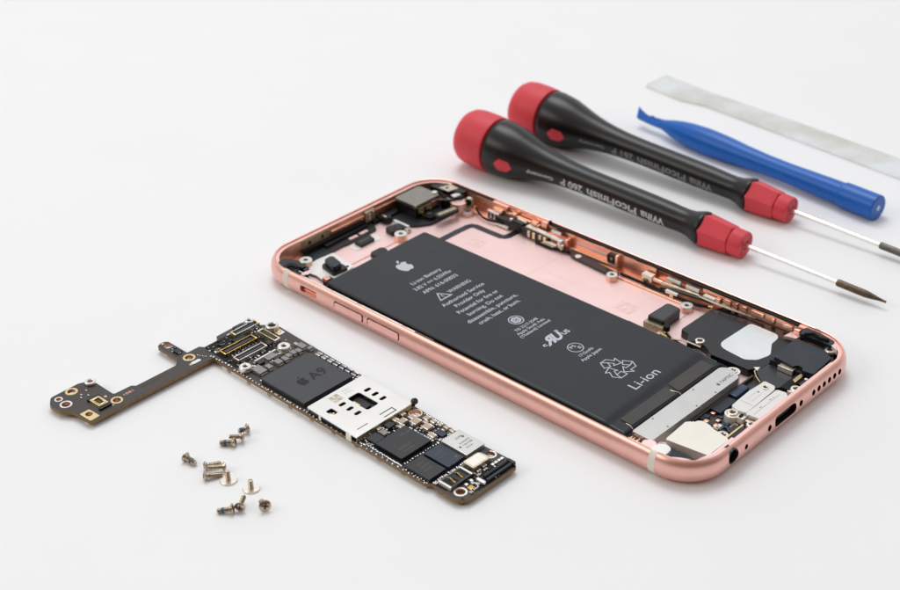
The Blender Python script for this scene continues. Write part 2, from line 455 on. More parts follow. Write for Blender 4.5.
rb = .75
def edge(d): return 0 if d >= rb else rb-math.sqrt(max(0, rb*rb-(rb-d)**2))
grid = []
for x in xs:
    a, b = ylim(x); row_ = []
    for y in ysamp(x):
        h = lerp_tab(x, HX)-max(edge(x-20.7), edge(115.9-x), edge(y-a), edge(b-y))
        if x > 109: h += .05*math.sin(y*.55+x)*min(1, (x-109)/1.0)
        row_.append(g.bm.verts.new((x, y, h)))
    grid.append(row_)
ib = g.mi('battery_pouch')
for r0, r1 in zip(grid, grid[1:]):
    for k in range(len(r0)-1): g.bm.faces.new((r0[k], r1[k], r1[k+1], r0[k+1]))
loop = [r[0] for r in grid]+grid[-1][1:]+[r[-1] for r in grid[::-1]][1:]+grid[0][::-1][1:-1]
low = [g.bm.verts.new((v.co.x, v.co.y, 1.12)) for v in loop]
for k in range(len(loop)): g.bm.faces.new((loop[k-1], low[k-1], low[k], loop[k]))
g.build('battery', phone, sharp=60); bat = [o for o in COL.objects if o.name.startswith('battery')][-1]
g = GP()
g.prism([(111.9, 8.6, .3), (115.2, 8.6, .3), (115.4, 24.8, .5), (112.0, 25.6, .3)], 3.42, 3.62, 'battery_tape', bevel=0.1); g.build('terminal_tape', bat)
g = GP()
g.prism([(111.6, 26.8, .3), (115.3, 26.0, .6), (115.3, 39.8, .3), (111.7, 39.8, .3)], 3.42, 3.64, 'battery_tape', bevel=0.1); g.build('terminal_tape', bat)
g = GP(); g.tube([(113.3, 25.1, 3.5), (114.4, 25.2, 3.58), (115.4, 25.9, 3.4), (115.9, 26.0, 3.0)], 0.13, 'champagne', 8); g.build('tape_edge', bat)
g = GP(); g.tube([(113.8, 8.3, 3.46), (115.0, 8.2, 3.5), (115.8, 8.0, 3.1)], 0.12, 'champagne', 8); g.build('tape_edge', bat)
ZB = 4.152
g = GP(); emblem(g, 30.4, 24.7, 4.5, ZB, 'print_grey'); g.build('emblem', bat)
g = GP()
P = 'print_grey'
def line(s, x, y0, y1, cap=1.32, bold=0.012): put_text(g, s, P, (x+cap*0.5, y0), y1-y0, cap, ZB, 90, bold)
line('Li-ion Battery', 37.9, 19.4, 29.9); line('3.82 V ⎓ 6.55Whr' if False else '3.82 V == 6.55Whr', 40.5, 17.8, 31.2); line('APN: 616-00033', 43.1, 18.2, 30.6)
line('WARNING', 47.5, 22.8, 30.7); line('Authorised Service', 51.0, 16.8, 31.8); line('Provider Only', 53.4, 18.9, 29.4)
line('Potential for fire or', 56.0, 17.0, 31.5); line('burning. Do not', 58.4, 18.0, 30.5); line('disassemble, puncture,', 60.8, 15.3, 33.2); line('crush, heat, or burn.', 63.1, 16.8, 31.6)
line('TIS 2217-2548', 71.9, 20.0, 28.0, 0.95); line('Apple South Asia', 73.3, 19.1, 28.9, 0.95); line('(Thailand) Limited', 74.7, 18.7, 29.4, 0.95)
line('c', 81.0, 19.3, 20.5, 1.3, 0.03); line('US', 81.0, 26.6, 28.9, 1.35, 0.03)
line('1715mAh', 90.1, 21.7, 26.6, 0.95); line('Apple Japan', 91.7, 20.4, 27.6, 0.95)
put_text(g, 'Li-ion', P, (108.2, 19.4), 9.5, 2.55, ZB, 90, 0.004)
# safety-lab mark: mirrored R and U, leaning
put_text(g, 'R', P, (82.1, 20.2), 3.0, 3.1, ZB, 90, 0.045, shear=0.35, mirror=True)
put_text(g, 'U', P, (82.1, 23.1), 2.8, 3.1, ZB, 90, 0.045, shear=0.35)
put_text(g, 'PS', P, (86.9, 22.9), 1.7, 1.0, ZB, 90, 0.01); put_text(g, 'E', P, (88.2, 24.4), 0.9, 1.0, ZB, 90, 0.01)
g.build('printed_text', bat)
g = GP()
g.strip([(45.9, 20.4), (48.9, 22.4), (48.9, 18.5)], 0.35, ZB, P, 0.012, True)
g.strip([(47.0, 20.5), (48.0, 20.45)], 0.28, ZB, P, 0.012); g.strip([(48.2, 20.45), (48.45, 20.45)], 0.28, ZB, P, 0.012)
g.build('warning_triangle', bat)
g = GP()
g.strip(circle(68.7, 24.0, 1.85, 32), 0.26, ZB, P, 0.012, True); g.strip(circle(68.7, 24.0, 1.15, 6), 0.5, ZB, P, 0.012, True); g.strip(circle(68.7, 24.0, 0.5, 8), 0.3, ZB, P, 0.012, True)
g.build('certification_mark', bat)
g = GP(); g.strip(circle(87.1, 24.0, 1.9, 32), 0.22, ZB, P, 0.012, True); g.build('certification_mark', bat)
g = GP(); g.strip(circle(79.0, 26.6, 0.42, 14), 0.13, ZB, P, 0.012, True); g.build('certification_mark', bat)
# recycling arrows (outline of three folded arrows)
g = GP()
for k in range(3):
    a = R(90+120*k); ca, sa = math.cos(a), math.sin(a)
    def tr(pts): return [(99.7+4.6*(x*ca-y*sa), 23.9+4.6*(x*sa+y*ca)) for x, y in pts]
    ar = tr([(-.52, .46), (-.28, .90), (.16, .90), (.36, .52), (.56, .64), (.45, .14), (-.02, .26), (.15, .36), (-.02, .66), (-.18, .32)])
    segs = list(zip(ar, ar[1:]+ar[:1]))+[tuple(tr([(-.28, .90), (-.02, .66)]))]
    for q, (a_, b_) in enumerate(segs):
        dx, dy = b_[0]-a_[0], b_[1]-a_[1]; l_ = math.hypot(dx, dy); e_ = .08/l_
        g.strip([(a_[0]-dx*e_, a_[1]-dy*e_), (b_[0]+dx*e_, b_[1]+dy*e_)], 0.24, ZB, P, 0.012+.0015*q+.0005*k)
g.build('recycling_mark', bat)

# ---------------- dark gap under/around the battery on the near side, adhesive gasket
g = GP()
def gasket(x0, x1, y, w=0.7, z=5.72):
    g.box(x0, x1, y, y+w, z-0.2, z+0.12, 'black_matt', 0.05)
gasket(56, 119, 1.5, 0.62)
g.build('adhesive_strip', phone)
g = GP()
for a, b in ((17.5, 27.2), (27.6, 36.4), (38.0, 51.8), (53.4, 62)):
    g.box(a, b, 1.75, 2.15, 5.70, 5.84, 'silver_white', 0.04)  # pale strips stand in for highlights along the ledge
g.box(16.5, 62, 1.45, 1.7, 5.6, 5.80, 'black_matt')
g.build('ledge_glints_gasket', phone)
g = GP(); g.box(16.8, 122, 2.55, 4.4, 1.05, 2.2, 'black_matt'); g.box(58, 116, 2.6, 3.4, 2.2, 4.6, 'black_plastic', 0.1)  # black fill stands in for the shade of the gap
for k in range(26):
    x = 60+k*2.1+rnd.uniform(-.5, .5); g.box(x, x+rnd.uniform(.3, .9), 2.5, 2.9, 4.4, 5.1, rnd.choice(['black_plastic', 'silver', 'black_matt']), 0.05)
g.build('dark_side_strip', phone)
# far gaskets
g = GP()
def wavy(x0, x1, y0, y1, z, seed, mlt=1.0):
    rr = random.Random(seed); n = int((x1-x0)/1.0); top = []; bot = []
    o = 0
    for k in range(n+1):
        x = x0+(x1-x0)*k/n; o += rr.uniform(-.08, .08)*mlt; o *= 0.85
        top.append((x, y1)); bot.append((x, y0+o))
    g.prism(bot+top[::-1], z-0.25, z+0.1, 'black_matt')
wavy(9.5, 25.0, W-2.25, W-1.45, 5.8, 3, .3); wavy(45.5, 74.5, W-2.35, W-1.42, 5.8, 4); wavy(74.5, 122.0, W-2.45, W-1.42, 5.8, 5)
g.lathe([(0.05, 5.7), (.55, 5.8), (.5, 6.5), (0.1, 6.6)], 'black_matt', 10, Matrix.Translation((45.3, W-1.8, 0)))
g.build('adhesive_gasket', phone)

# ---------------- top end
g = GP()
g.prism([(6.6, 2.6, .6), (10.2, 1.6, .3), (15.5, 1.9, .3), (15.3, 5.6, .3), (9.8, 6.6, .5), (6.0, 4.9, .4)], 4.9, 5.86, 'black_plastic', bevel=0.12)
g.prism([(9.4, 1.7), (12.3, 1.6), (12.8, 4.2), (11, 4.9), (9.2, 4.2)], 5.86, 6.02, 'black_matt', r=.3)
g.build('corner_antenna', phone)
g = GP(); g.tube([(10.6, 2.2, 6.1), (11.2, 3.2, 6.2), (12.3, 3.6, 6.0), (13.3, 4.6, 5.9)], .3, 'black_matt', 8); g.build('antenna_clip', phone)
g = GP(); g.box(13.4, 16.6, 2.4, 5.6, 5.72, 5.86, 'rose_floor', .05); g.box(14.2, 15.6, 4.2, 5.4, 5.86, 5.92, 'black_plastic', .02)
g.strip([(14.0, 3.0), (16.9, 3.2), (17.0, 6.4), (14.5, 6.5)], 0.3, 5.88, 'label_white', .03); g.build('flex_tab', phone)
standoff(7.2, 11.4, 1.0, 3.1, 1.75)
# silver bracket plate with holes & button block
g = GP()
g.prism([(8.2, 10.0, .4), (10.5, 8.6, .4), (13.5, 9.2, .4), (17.6, 8.4, .5), (18.3, 11.5, .3), (17.4, 19.0, .6), (8.0, 20.4, .4), (7.6, 15, .4)], 1.4, 1.75, 'silver_white', bevel=0.06)
g.cyl(16.3, 10.3, 1.755, 1.8, 0.45, 'black_matt', 16); g.cyl(16.2, 17.8, 1.755, 1.8, 0.42, 'black_matt', 16)
g.build('bracket_plate', phone)
g = GP()
g.prism([(11.6, 12.9, .6), (17.3, 11.8, .6), (17.8, 16.6, .6), (11.4, 17.0, .6)], 1.76, 2.6, 'black_plastic', bevel=0.2)
g.prism([(12.1, 13.5, .6), (17.0, 12.3, .7), (16.8, 15.3, .7), (11.8, 16.5, .6)], 2.6, 4.05, 'blue_black', bevel=0.3)
g.build('flex_connector', phone)
g = GP(); g.box(18.2, 20.4, 7.2, 9.6, 1.5, 3.2, 'black_matt', .1); g.box(18.6, 20.4, 6.6, 8.2, 3.2, 4.1, 'copper_milled', .1); g.box(8.2, 11.8, 5.2, 8.4, 1.0, 4.0, 'black_plastic', .3); g.build('side_block', phone)
# steel bracket on the top wall
g = GP()
g.prism([(14.4, 2.8), (24.4, 2.4), (24.4, 5.2), (14.4, 5.6)], 1.9-0.1, 2.55, 'khaki_metal', bevel=0.06, M=Matrix(((0, 0, 1, 0), (1, 0, 0, 0), (0, 1, 0, 0), (0, 0, 0, 1))), r=.3)
for y in (17.2, 21.8):
    g.cyl(0, 0, 2.50, 2.58, 0.5, 'black_matt', 16, M=Matrix.Translation((0, y, 4.1)) @ Matrix(((0, 0, 1, 0), (1, 0, 0, 0), (0, 1, 0, 0), (0, 0, 0, 1))))
g.build('wall_bracket', phone)
g = GP(); g.box(2.2, 3.2, 37.4, 41.0, 2.0, 5.2, 'khaki_metal', .15); g.box(3.2, 3.5, 38.2, 39.2, 2.6, 4.6, 'champagne', .1); g.box(3.2, 3.5, 39.8, 40.5, 3.0, 5.0, 'champagne', .1); g.build('spring_clip', phone)
g = GP(); g.box(2.3, 2.9, 24.8, 37.2, 4.0, 4.5, 'copper_bright', .1); g.box(2.3, 2.9, 41.4, 52, 3.6, 4.6, 'copper_milled', .1); g.build('wall_rib', phone)
g = GP()
g.prism([(3.0, 13.5, 1), (7.6, 12.5, .5), (6.9, 25.0, .5), (7.2, 26.5, .6), (7.0, 37.6, .9), (4.6, 39.0, .6), (2.7, 39.0, .2), (2.7, 18, .2)], 1.25, 1.6, 'black_flex', bevel=0.08)
g.prism([(2.7, 21), (5.0, 21), (4.4, 36.8), (2.7, 36.8)], 1.6, 2.3, 'black_plastic', bevel=0.15, r=.3)
g.prism([(2.65, 39.2), (4.4, 39.2), (4.4, 41.3), (2.65, 41.3)], 1.25, 2.2, 'black_matt', bevel=.1)
g.prism([(2.65, 14), (3.6, 14), (3.6, 37), (2.65, 37)], 2.3, 3.0, 'black_matt', bevel=.1)
g.build('antenna_flex', phone)
for y in (28.5, 32.4):
    g = GP(); g.prism([(5.2, y), (6.3, y), (6.3, y+3), (5.2, y+3)], 1.61, 1.67, 'faint_print', r=.4); g.build('flex_window', phone)
g = GP(); g.box(2.6, 5.4, 41.5, 48.2, 1.2, 2.6, 'black_plastic', .2); g.build('earpiece_block', phone)
g = GP(); g.prism([(8.0, 28.2), (10.9, 28.0), (10.9, 33.0), (8.0, 33.6)], 1.1, 1.9, 'black_plastic', bevel=.15, r=.2); g.box(8.9, 10, 28.6, 32.6, 1.9, 1.98, 'slate_chip', .02)
g.prism([(7.8, 26.0), (11.2, 26.0), (11.2, 35.4), (7.8, 35.8)], 1.0, 1.12, 'silver_white', r=1.0); g.build('foam_block', phone)
g = GP(); g.prism([(15.9, 26.2), (18.6, 26.0), (18.6, 30.6), (15.9, 30.9)], 1.05, 2.2, 'black_plastic', bevel=.3, r=.7); g.build('foam_pad', phone)
g = GP(); g.strip([(15.4, 20.0), (15.5, 37.6)], 0.35, 1.0, 'copper_milled', .1); g.build('locating_ridge', phone)
standoff(15.4, 38.5, 1.0, 2.9, 1.75)
g = GP(); g.prism([(9.2, 38.6), (12.6, 38.0), (13.4, 42.2), (10.4, 43.2)], 1.1, 2.5, 'black_plastic', bevel=.25, r=.6); g.ring(11.3, 40.4, 2.5, 2.62, .95, .5, 'slate_chip', 20)
g.cyl(11.3, 40.4, 2.5, 2.53, .5, 'black_matt', 16); g.build('flash_module', phone)
g = GP(); g.box(7.6, 13.2, 43.4, 44.2, 1.1, 2.2, 'label_white', .08); g.prism([(13.0, 39.0), (14.6, 39), (14.6, 43.5), (13.0, 43.5)], 1.1, 1.8, 'champagne', bevel=.1, r=.2)
for k in range(4): g.box(13.2+k*.4, 13.4+k*.4, 39.6+k*.9, 40.1+k*.9, 1.8, 2.05, 'black_matt')
g.build('flash_bracket', phone)
# rear camera
g = GP()
g.prism([(4.4, 44.6, 2), (8, 43.9, 2), (13.5, 45.5, 2.5), (16.0, 49.5, 2), (16.2, 60.5, 1), (3.2, 61, 1), (3.2, 47, 1.5)], 1.1, 1.75, 'black_flex', bevel=.15); g.build('camera_foam', phone)
g = GP()
g.box(3.5, 11.2, 48.7, 58.2, 1.8, 4.9, 'black_plastic', .15)
g.prism([(3.3, 48.5, .6), (11.3, 48.5, .6), (11.3, 58.3, .6), (3.3, 58.3, .6)], 4.9, 5.75, 'camera_metal', bevel=.22)
g.box(11.3, 11.55, 49.6, 57.6, 3.0, 4.7, 'khaki_metal', .08)
for y in (50.4, 53.6): g.box(11.5, 11.9, y, y+.9, 2.0, 3.3, 'gold', .1)
g.box(11.5, 11.75, 54.8, 57.4, 3.2, 4.9, 'copper_milled', .05); g.box(11.56, 11.8, 51.8, 52.2, 2.0, 4.6, 'black_matt')
g.build('rear_camera', phone)
g = GP(); g.cyl(9.6, 58.0, 5.75, 6.1, .75, 'nickel_warm', 20, .1); g.build('camera_post', phone)
g = GP(); g.cyl(4.6, 46.8, 1.75, 2.5, .7, 'nickel_warm', 16, .1); g.build('camera_rivet', phone)
g = GP(); g.prism([(15.6, 50.9), (18.2, 50.7), (19.2, 57.8), (16.8, 58.8)], 3.1, 3.95, 'black_plastic', bevel=.2, r=.8); g.prism([(16.4, 51.6), (17.6, 51.5), (18.4, 57.6), (17.2, 58.0)], 3.95, 4.02, 'khaki_metal', r=.4)
g.build('camera_cable_lever', phone)
standoff(19.2, 61.1, 1.0, 2.3, 1.75)
# crowded cables and clips beside the camera
g = GP(); g.tube([(5.0, 59.2, 3.2), (7.0, 60.4, 4.4), (9.6, 60.2, 5.0), (12.2, 59.4, 4.6), (14.0, 58.2, 3.6)], .55, 'black_matt', 10)
g.tube([(11.6, 56.8, 4.4), (13.2, 57.4, 4.9), (14.6, 59.2, 4.6), (15.4, 61.4, 4.9)], .4, 'black_plastic', 8); g.build('camera_cable', phone)
g = GP(); g.prism([(11.9, 50.0), (15.0, 50.4), (15.4, 56.0), (12.2, 56.6)], 1.75, 2.7, 'black_matt', bevel=.2, r=.5); g.build('cable_block', phone)
g = GP(); g.cyl(13.2, 52.0, 2.7, 3.0, .8, 'slate_chip', 18, .08); g.build('rivet', phone)
g = GP(); g.prism([(4.2, 41.8), (6.6, 41.4), (7.2, 43.6), (4.6, 44.0)], 1.3, 3.0, 'black_plastic', bevel=.2, r=.4); g.box(4.6, 6.2, 42.0, 42.5, 3.0, 3.3, 'champagne', .08); g.build('antenna_clip', phone)
g = GP(); g.prism([(13.6, 60.2), (15.2, 60.0), (15.6, 62.4), (14.0, 62.8)], 5.3, 5.55, 'silver', bevel=.06, r=.3); g.build('clip_plate', phone)
# corner parts top/far
g = GP()
g.prism([(5.2, 60.4), (9.5, 60.4), (15.6, 63.2), (15.6, W-1.7), (8.0, W-2.6)], 4.6, 5.8, 'black_plastic', bevel=.2, r=.5)
g.prism([(8.5, 60.8), (12.2, 60.8), (13.0, 64.2), (9.8, 64.6)], 5.8, 6.0, 'champagne', bevel=.06, r=.3); g.cyl(10.4, 62.2, 6.0, 6.05, .5, 'recess', 14)
g.build('corner_antenna', phone)
g = GP(); g.cyl(16.3, 60.6, 1.0, 4.4, 2.3, 'rose_ledge', 26, .15); g.cyl(14.8, 62.2, 4.4, 5.3, 1.5, 'black_plastic', 20, .2); g.box(11.5, 15, 58.4, 60.8, 1.7, 4.2, 'black_matt', .2); g.box(12.2, 14.6, 58.6, 60.2, 4.2, 4.5, 'silver', .1); g.build('corner_post', phone)
g = GP()
Mk = Matrix.Translation((18.2, 63.0, 4.2)) @ Matrix.Rotation(R(90), 4, 'X') @ Matrix.Rotation(R(25), 4, 'Y')
g.cyl(0, 0, -0.2, 1.0, 1.25, 'champagne', 22, .1, M=Mk); g.cyl(0, 0, 1.0, 1.25, .98, 'black_matt', 20, .05, M=Mk); g.cyl(20.4, 62.8, 2.6, 3.4, .45, 'gold', 12)
g.build('coax_plug', phone)
g = GP(); g.tube([(20.2, 63.0, 3.2), (21.2, 62.6, 2.9), (22.6, 62.0, 2.3), (24.4, 61.5, 1.9), (26.4, 61.3, 1.8), (29, 61.5, 2.1), (31.5, 62, 2.3)], 0.33, 'black_matt', 8); g.build('coax_cable', phone)
# side flex
g = GP()
g.strip(tess_round([(17.5, 47), (24.3, 47.0), (24.3, 46.0)], 0)[:1]+[(22.5, 44.5)] if False else [(23.6, 41.5), (23.7, 45), (23.8, 52), (24.0, 55.8), (24.5, 57.0), (25.6, 57.5), (30, 57.5), (34.5, 57.6), (35.5, 58.2), (35.9, 59.2), (36.0, 62.5)], 1.9, 1.02, 'blue_black', .14)
g.build('button_flex', phone)
# faint square prints on the floor (no readable content)
g = GP(); g.prism([(29.4, 48.6), (34.2, 48.6), (34.2, 52.6), (29.4, 52.6)], 1.003, 1.02, 'faint_print'); g.build('etched_patch', phone)
g = GP(); g.prism([(79.2, 48.4), (84.6, 48.4), (84.6, 52.9), (79.2, 52.9)], 1.003, 1.02, 'faint_print')
g.build('etched_patch', phone)
g = GP(); g.strip([(53.2, 43), (53.4, 62)], 0.12, 1.002, 'rose_ledge', .02)
for k in range(6): g.box(56+k*1.6, 57+k*1.6, 47.2, 47.5, 1.003, 1.02, 'faint_print')
for k in range(5): g.box(56+k*1.9, 57.2+k*1.9, 51.2, 51.5, 1.003, 1.02, 'faint_print')
g.build('floor_marks', phone)
g = GP(); g.strip([(95.4, 50.5), (95.2, 59)], 0.14, 1.002, 'recess', .02); g.build('floor_seam', phone)

# ---------------- far side mechanisms
g = GP()
g.box(24.6, 28.9, 63.0, 64.0, 1.6, 3.7, 'silver', .12)
for k in range(3): g.box(25.2+k*1.3, 25.7+k*1.3, 62.8, 63.1, 1.8, 3.3, 'recess')
g.box(26.2, 29.4, 63.8, 65.0, 3.8, 4.6, 'copper_bright', .15)
g.build('spring_contact', phone)
g = GP()
g.box(29.0, 44.6, 62.0, 64.2, 1.3, 3.6, 'black_plastic', .25)
g.box(28.6, 33.6, 61.3, 62.3, 1.3, 2.0, 'nickel_warm', .12)
g.box(34.2, 38.0, 62.3, 63.8, 3.6, 4.1, 'black_plastic', .1); g.cyl(33.6, 63.0, 3.6, 4.2, .55, 'silver', 16, .08)
g.prism([(35.2, 63.4), (38.4, 63.2), (38.4, 63.9), (35.2, 64.1)], 4.1, 4.6, 'silver', bevel=.1)
g.build('button_switch', phone)
g = GP(); g.box(30.6, 42.2, 64.3, 65.3, 3.5, 4.5, 'copper_bright', .2); g.box(32.5, 34, 63.9, 65.4, 4.5, 5.0, 'copper_bright', .15); g.box(39.5, 41.6, 63.9, 65.4, 4.5, 5.0, 'copper_bright', .15); g.build('button_plunger', phone)
g = GP()
g.box(38.2, 47.6, 61.6, 62.8, 1.4, 3.4, 'black_plastic', .12)
g.prism([(39.0, 62.6), (52.2, 62.2), (52.2, 63.4), (39.0, 64.2)], 3.4, 3.9, 'nickel_warm', bevel=.1)
for k, x in enumerate((40.5, 42.2, 44.4, 46.0)): g.box(x, x+.9, 61.5, 61.75, 1.6, 3.5, 'gold_pale' if k % 2 else 'champagne', .05)
g.box(45.6, 50.0, 61.0, 61.8, 1.5, 2.1, 'champagne', .1); g.box(46.6, 50.6, 61.2, 61.9, 2.2, 2.7, 'nickel_warm', .1)
g.box(46.8, 50.0, 64.0, 64.5, 4.2, 5.0, 'silver_white', .06)
g.cyl(51.3, 62.4, 2.0, 4.3, .85, 'silver', 18, .2); g.cyl(52.2, 62.0, 1.5, 3.3, .7, 'champagne', 16, .2)
g.build('vibration_bracket', phone)
g = GP(); g.tube([(44, 61, 1.5), (49, 61.0, 1.5), (52, 61.6, 1.7), (54.5, 62.0, 1.8)], .4, 'black_matt', 8); g.build('flex_lead', phone)
# copper rail with slot and square socket
g = GP()
g.box(52.4, 69.4, 63.3, 64.6, 1.4, 2.4, 'copper_bright', .12); g.box(52.2, 53.4, 62.6, 64.7, 1.4, 4.6, 'copper_milled', .3)
g.box(68.7, 69.5, 63.2, 64.7, 2.4, 5.6, 'copper_bright', .12)
g.build('wall_rail', phone)
g = GP(); stadium_y(g, 55.2, 65.2, 3.2, 4.1, 64.35, 64.66, 'rose_floor', .1); g.build('wall_slot', phone)
g = GP(); stadium_y(g, 65.7, 68.3, 2.4, 4.9, 63.9, 64.66, 'black_plastic', .4); stadium_y(g, 66.7, 67.4, 3.3, 4.1, 63.86, 63.92, 'copper_milled', .2); g.build('square_socket', phone)
g = GP(); g.prism([(53.0, 62.9), (56.5, 60.9), (71.0, 59.8, .5), (71.5, 61.8), (60.0, 62.9)], 1.2, 1.9, 'black_flex', bevel=.12, r=.4); g.build('grounding_strap', phone)
g = GP(); g.cyl(58.0, 61.6, 1.9, 2.15, .85, 'nickel_warm', 20, .08); g.build('strap_rivet', phone)
standoff(70.9, 59.3, 1.0, 2.6, 1.5)
g = GP(); g.tube([(71.5, 62.2, 1.7), (78, 62.0, 1.8), (84, 61.9, 1.9), (90, 61.6, 2.1), (95, 61.7, 2.2), (99, 62.4, 2.6)], .42, 'black_matt', 8)
g.tube([(84, 62.2, 2.5), (88, 62.5, 3.0), (94, 62.9, 3.3), (99, 63.0, 3.6)], .35, 'black_plastic', 8); g.build('coax_cable', phone)
g = GP(); g.box(69.6, 92.0, 60.7, 61.15, 1.02, 1.6, 'copper_bright', .1); g.build('floor_rib', phone)
g = GP()
g.box(77.8, 81.0, 62.4, 64.2, 2.2, 4.3, 'nickel_warm', .15); g.box(78.6, 80.0, 62.2, 62.5, 2.2, 3.0, 'black_matt'); g.tube([(78.3, 62.2, 2.6), (79.3, 61.9, 3.0), (80.2, 62.2, 2.5)], .2, 'gold', 6)
g.box(81.0, 84.0, 62.6, 63.6, 3.0, 4.0, 'copper_bright', .3)
g.prism([(84.0, 62.6), (96.0, 63.3), (96.0, 63.9), (84.0, 63.5)], 3.2, 4.0, 'champagne', bevel=.15)
g.build('power_switch_bracket', phone)
g = GP(); g.box(84.4, 88.6, 64.0, 64.8, 4.0, 4.9, 'label_white', .08); g.build('switch_pad', phone)
g = GP(); g.box(90.2, 94.2, 64.0, 64.8, 3.9, 4.9, 'label_white', .08); g.build('switch_pad', phone)
g = GP(); g.box(86.0, 89.6, 61.4, 62.2, 2.1, 3.0, 'nickel_warm', .1); g.box(87.5, 88.6, 61.2, 61.5, 1.6, 2.3, 'gold_pale', .05); g.build('contact_pad', phone)
standoff(93.9, 59.6, 1.0, 2.5, 1.6)
g = GP()
g.box(96.0, 99.4, 63.2, 64.4, 3.2, 4.6, 'nickel_warm', .12); g.tube([(98.2, 62.4, 2.4), (98.7, 62.0, 3.0), (99.6, 62.2, 3.1), (99.4, 62.6, 2.4), (98.6, 62.2, 2.1)], .22, 'gold_pale', 6)
g.box(99.4, 100.8, 63.4, 64.6, 3.4, 5.0, 'copper_bright', .15)
g.build('hinge_clip', phone)
g = GP(); g.tube([(95.0, 63.2, 3.9), (99, 63.2, 3.9), (104, 63.5, 3.8), (111, 64.1, 3.6)], [.35, .6, .6, .2], 'camera_metal', 8, flat=.5); g.build('spring_blade', phone)
g = GP()
for x, l_, h_ in ((101.0, 2.4, .9), (104.6, .8, 1.2), (106.4, 1.6, .6), (109.2, 3.6, .5), (115.0, .9, 1.0), (118.2, 2.6, .8)):
    g.box(x, x+l_, 64.2, 64.7, 4.6-h_, 5.2, 'copper_bright' if l_ > 2 else 'copper_milled', .15)
g.build('wall_teeth', phone)
# near block & connectors right of battery
g = GP(); g.prism([(90.4, 46.2), (96.0, 46.4), (96.0, 49.0), (90.4, 49.0)], 1.0, 2.6, 'khaki_metal', bevel=.15, r=.2)
g.prism([(90.7, 47.4, .5), (95.3, 47.6, .5), (95.0, 55.4, .6), (90.9, 55.6, .6)], 1.0, 3.7, 'black_plastic', bevel=.18); g.prism([(91.2, 48), (94.8, 48.1), (94.6, 54.9), (91.3, 55.0)], 3.7, 3.74, 'slate_chip', r=.4); g.build('battery_connector', phone)
g = GP(); g.cyl(96.9, 46.8, 2.4, 3.7, .85, 'black_matt', 18, .12); g.cyl(96.9, 46.8, 1.0, 2.4, .6, 'gold_pale', 14); g.box(96.0, 98.4, 45.2, 46.6, 1.0, 2.0, 'gold_pale', .15); g.box(95.4, 96.4, 44.4, 46, 1.0, 2.0, 'copper_bright', .1); g.build('coax_plug', phone)
g = GP(); g.tube([(97.4, 46.0, 2.0), (99.5, 44.9, 2.2), (103, 44.4, 2.0), (107, 44.2, 1.9), (113, 43.8, 1.9), (120, 43.2, 2.0)], .3, 'black_matt', 8)
g.tube([(88, 43.3, 2.8), (96, 43.2, 2.7), (104, 43.3, 2.6), (114, 43.1, 2.4)], .3, 'black_plastic', 8); g.build('coax_cable', phone)
g = GP(); g.tube([(100, 44.3, 2.5), (104, 45.3, 2.9), (107.8, 45.4, 2.9)], .2, 'champagne', 6); g.build('ground_wire', phone)
g = GP(); g.box(20, 117, 42.5, 43.3, 1.0, 2.3, 'black_matt', .1); g.build('dark_side_strip', phone)

# ---------------- loudspeaker
g = GP()
g.prism([(103.9, 45.3, .3), (106.5, 46.9, .8), (109.0, 46.0, .6), (111.5, 44.2, .4), (121.5, 44.6, .5), (123.6, 47.5, .8), (123.6, 64.2, .3), (101.8, 64.2, .3), (100.0, 60.5, .3), (99.9, 48.6, .5), (102.5, 48.0, .3)], 1.0, 3.05, 'speaker_black', bevel=.22)
g.build('loudspeaker', phone); spk = [o for o in COL.objects if o.name == 'loudspeaker'][0]
g = GP(); g.prism([(110.2, 48.4, 3.2), (118.6, 47.5, 2.2), (120.9, 49.4, 2.0), (122.0, 53.2, 2.4), (119.6, 57.5, 2), (119.3, 62.0, 2.6), (110.8, 62.0, 1.2)], 3.055, 3.10, 'label_white'); g.build('membrane', spk)
g = GP(); g.ring(106.1, 47.5, 2.4, 2.9, 2.0, 1.2, 'black_plastic', 26, ch=.1); small_screw(g, 106.1, 47.5, 2.9, 1.25); g.build('screw', spk)
g = GP(); g.box(103.3, 106.2, 46.2, 46.9, 2.3, 2.7, 'nickel_warm', .1); g.build('solder_tab', spk)
g = GP()
g.prism([(123.4, 61.2, .4), (134.6, 60.6, .8), (135.9, 58.5, .4), (135.9, 49.6, .4), (123.6, 50.0, .4)], 1.0, 4.2, 'black_plastic', bevel=.3)
g.prism([(124.0, 60.8, .5), (131.5, 60.6, .3), (134.6, 58.8, .5), (135.0, 50.2, .6), (132.2, 49.9, .3), (131.9, 51.0, .4), (130.2, 51.0, .4), (130.0, 49.9, .2), (124.2, 50.6, .6)], 4.2, 5.0, 'blue_black', bevel=.25)
g.build('speaker_chamber', spk)
g = GP(); g.prism([(126.6, 49.3), (130.3, 49.2), (130.3, 51.2), (126.6, 51.3)], 3.2, 4.35, 'khaki_metal', bevel=.12); g.box(126.5, 130.4, 48.9, 49.15, 3.1, 4.4, 'silver', .05); g.build('contact_tab', spk)
# pad beside
g = GP()
g.prism([(122.6, 45.8, 1.4), (126.5, 42.4, .8), (129.8, 41.8, .3), (131.0, 43.5, .3), (131.2, 49.2, .3), (123.5, 50.2, 1.0)], 1.4, 3.0, 'black_flex', bevel=.2)
g.build('port_flex', phone)
g = GP(); g.tube([(122.6, 46.5, 2.9), (122.9, 45.0, 2.95), (124.4, 43.4, 3.0), (126.4, 42.0, 3.0)], .16, 'gold_pale', 6); g.prism([(121.9, 46.2), (123.3, 45.6), (123.0, 47.2)], 2.9, 3.1, 'silver_white'); g.build('flex_edge', phone)
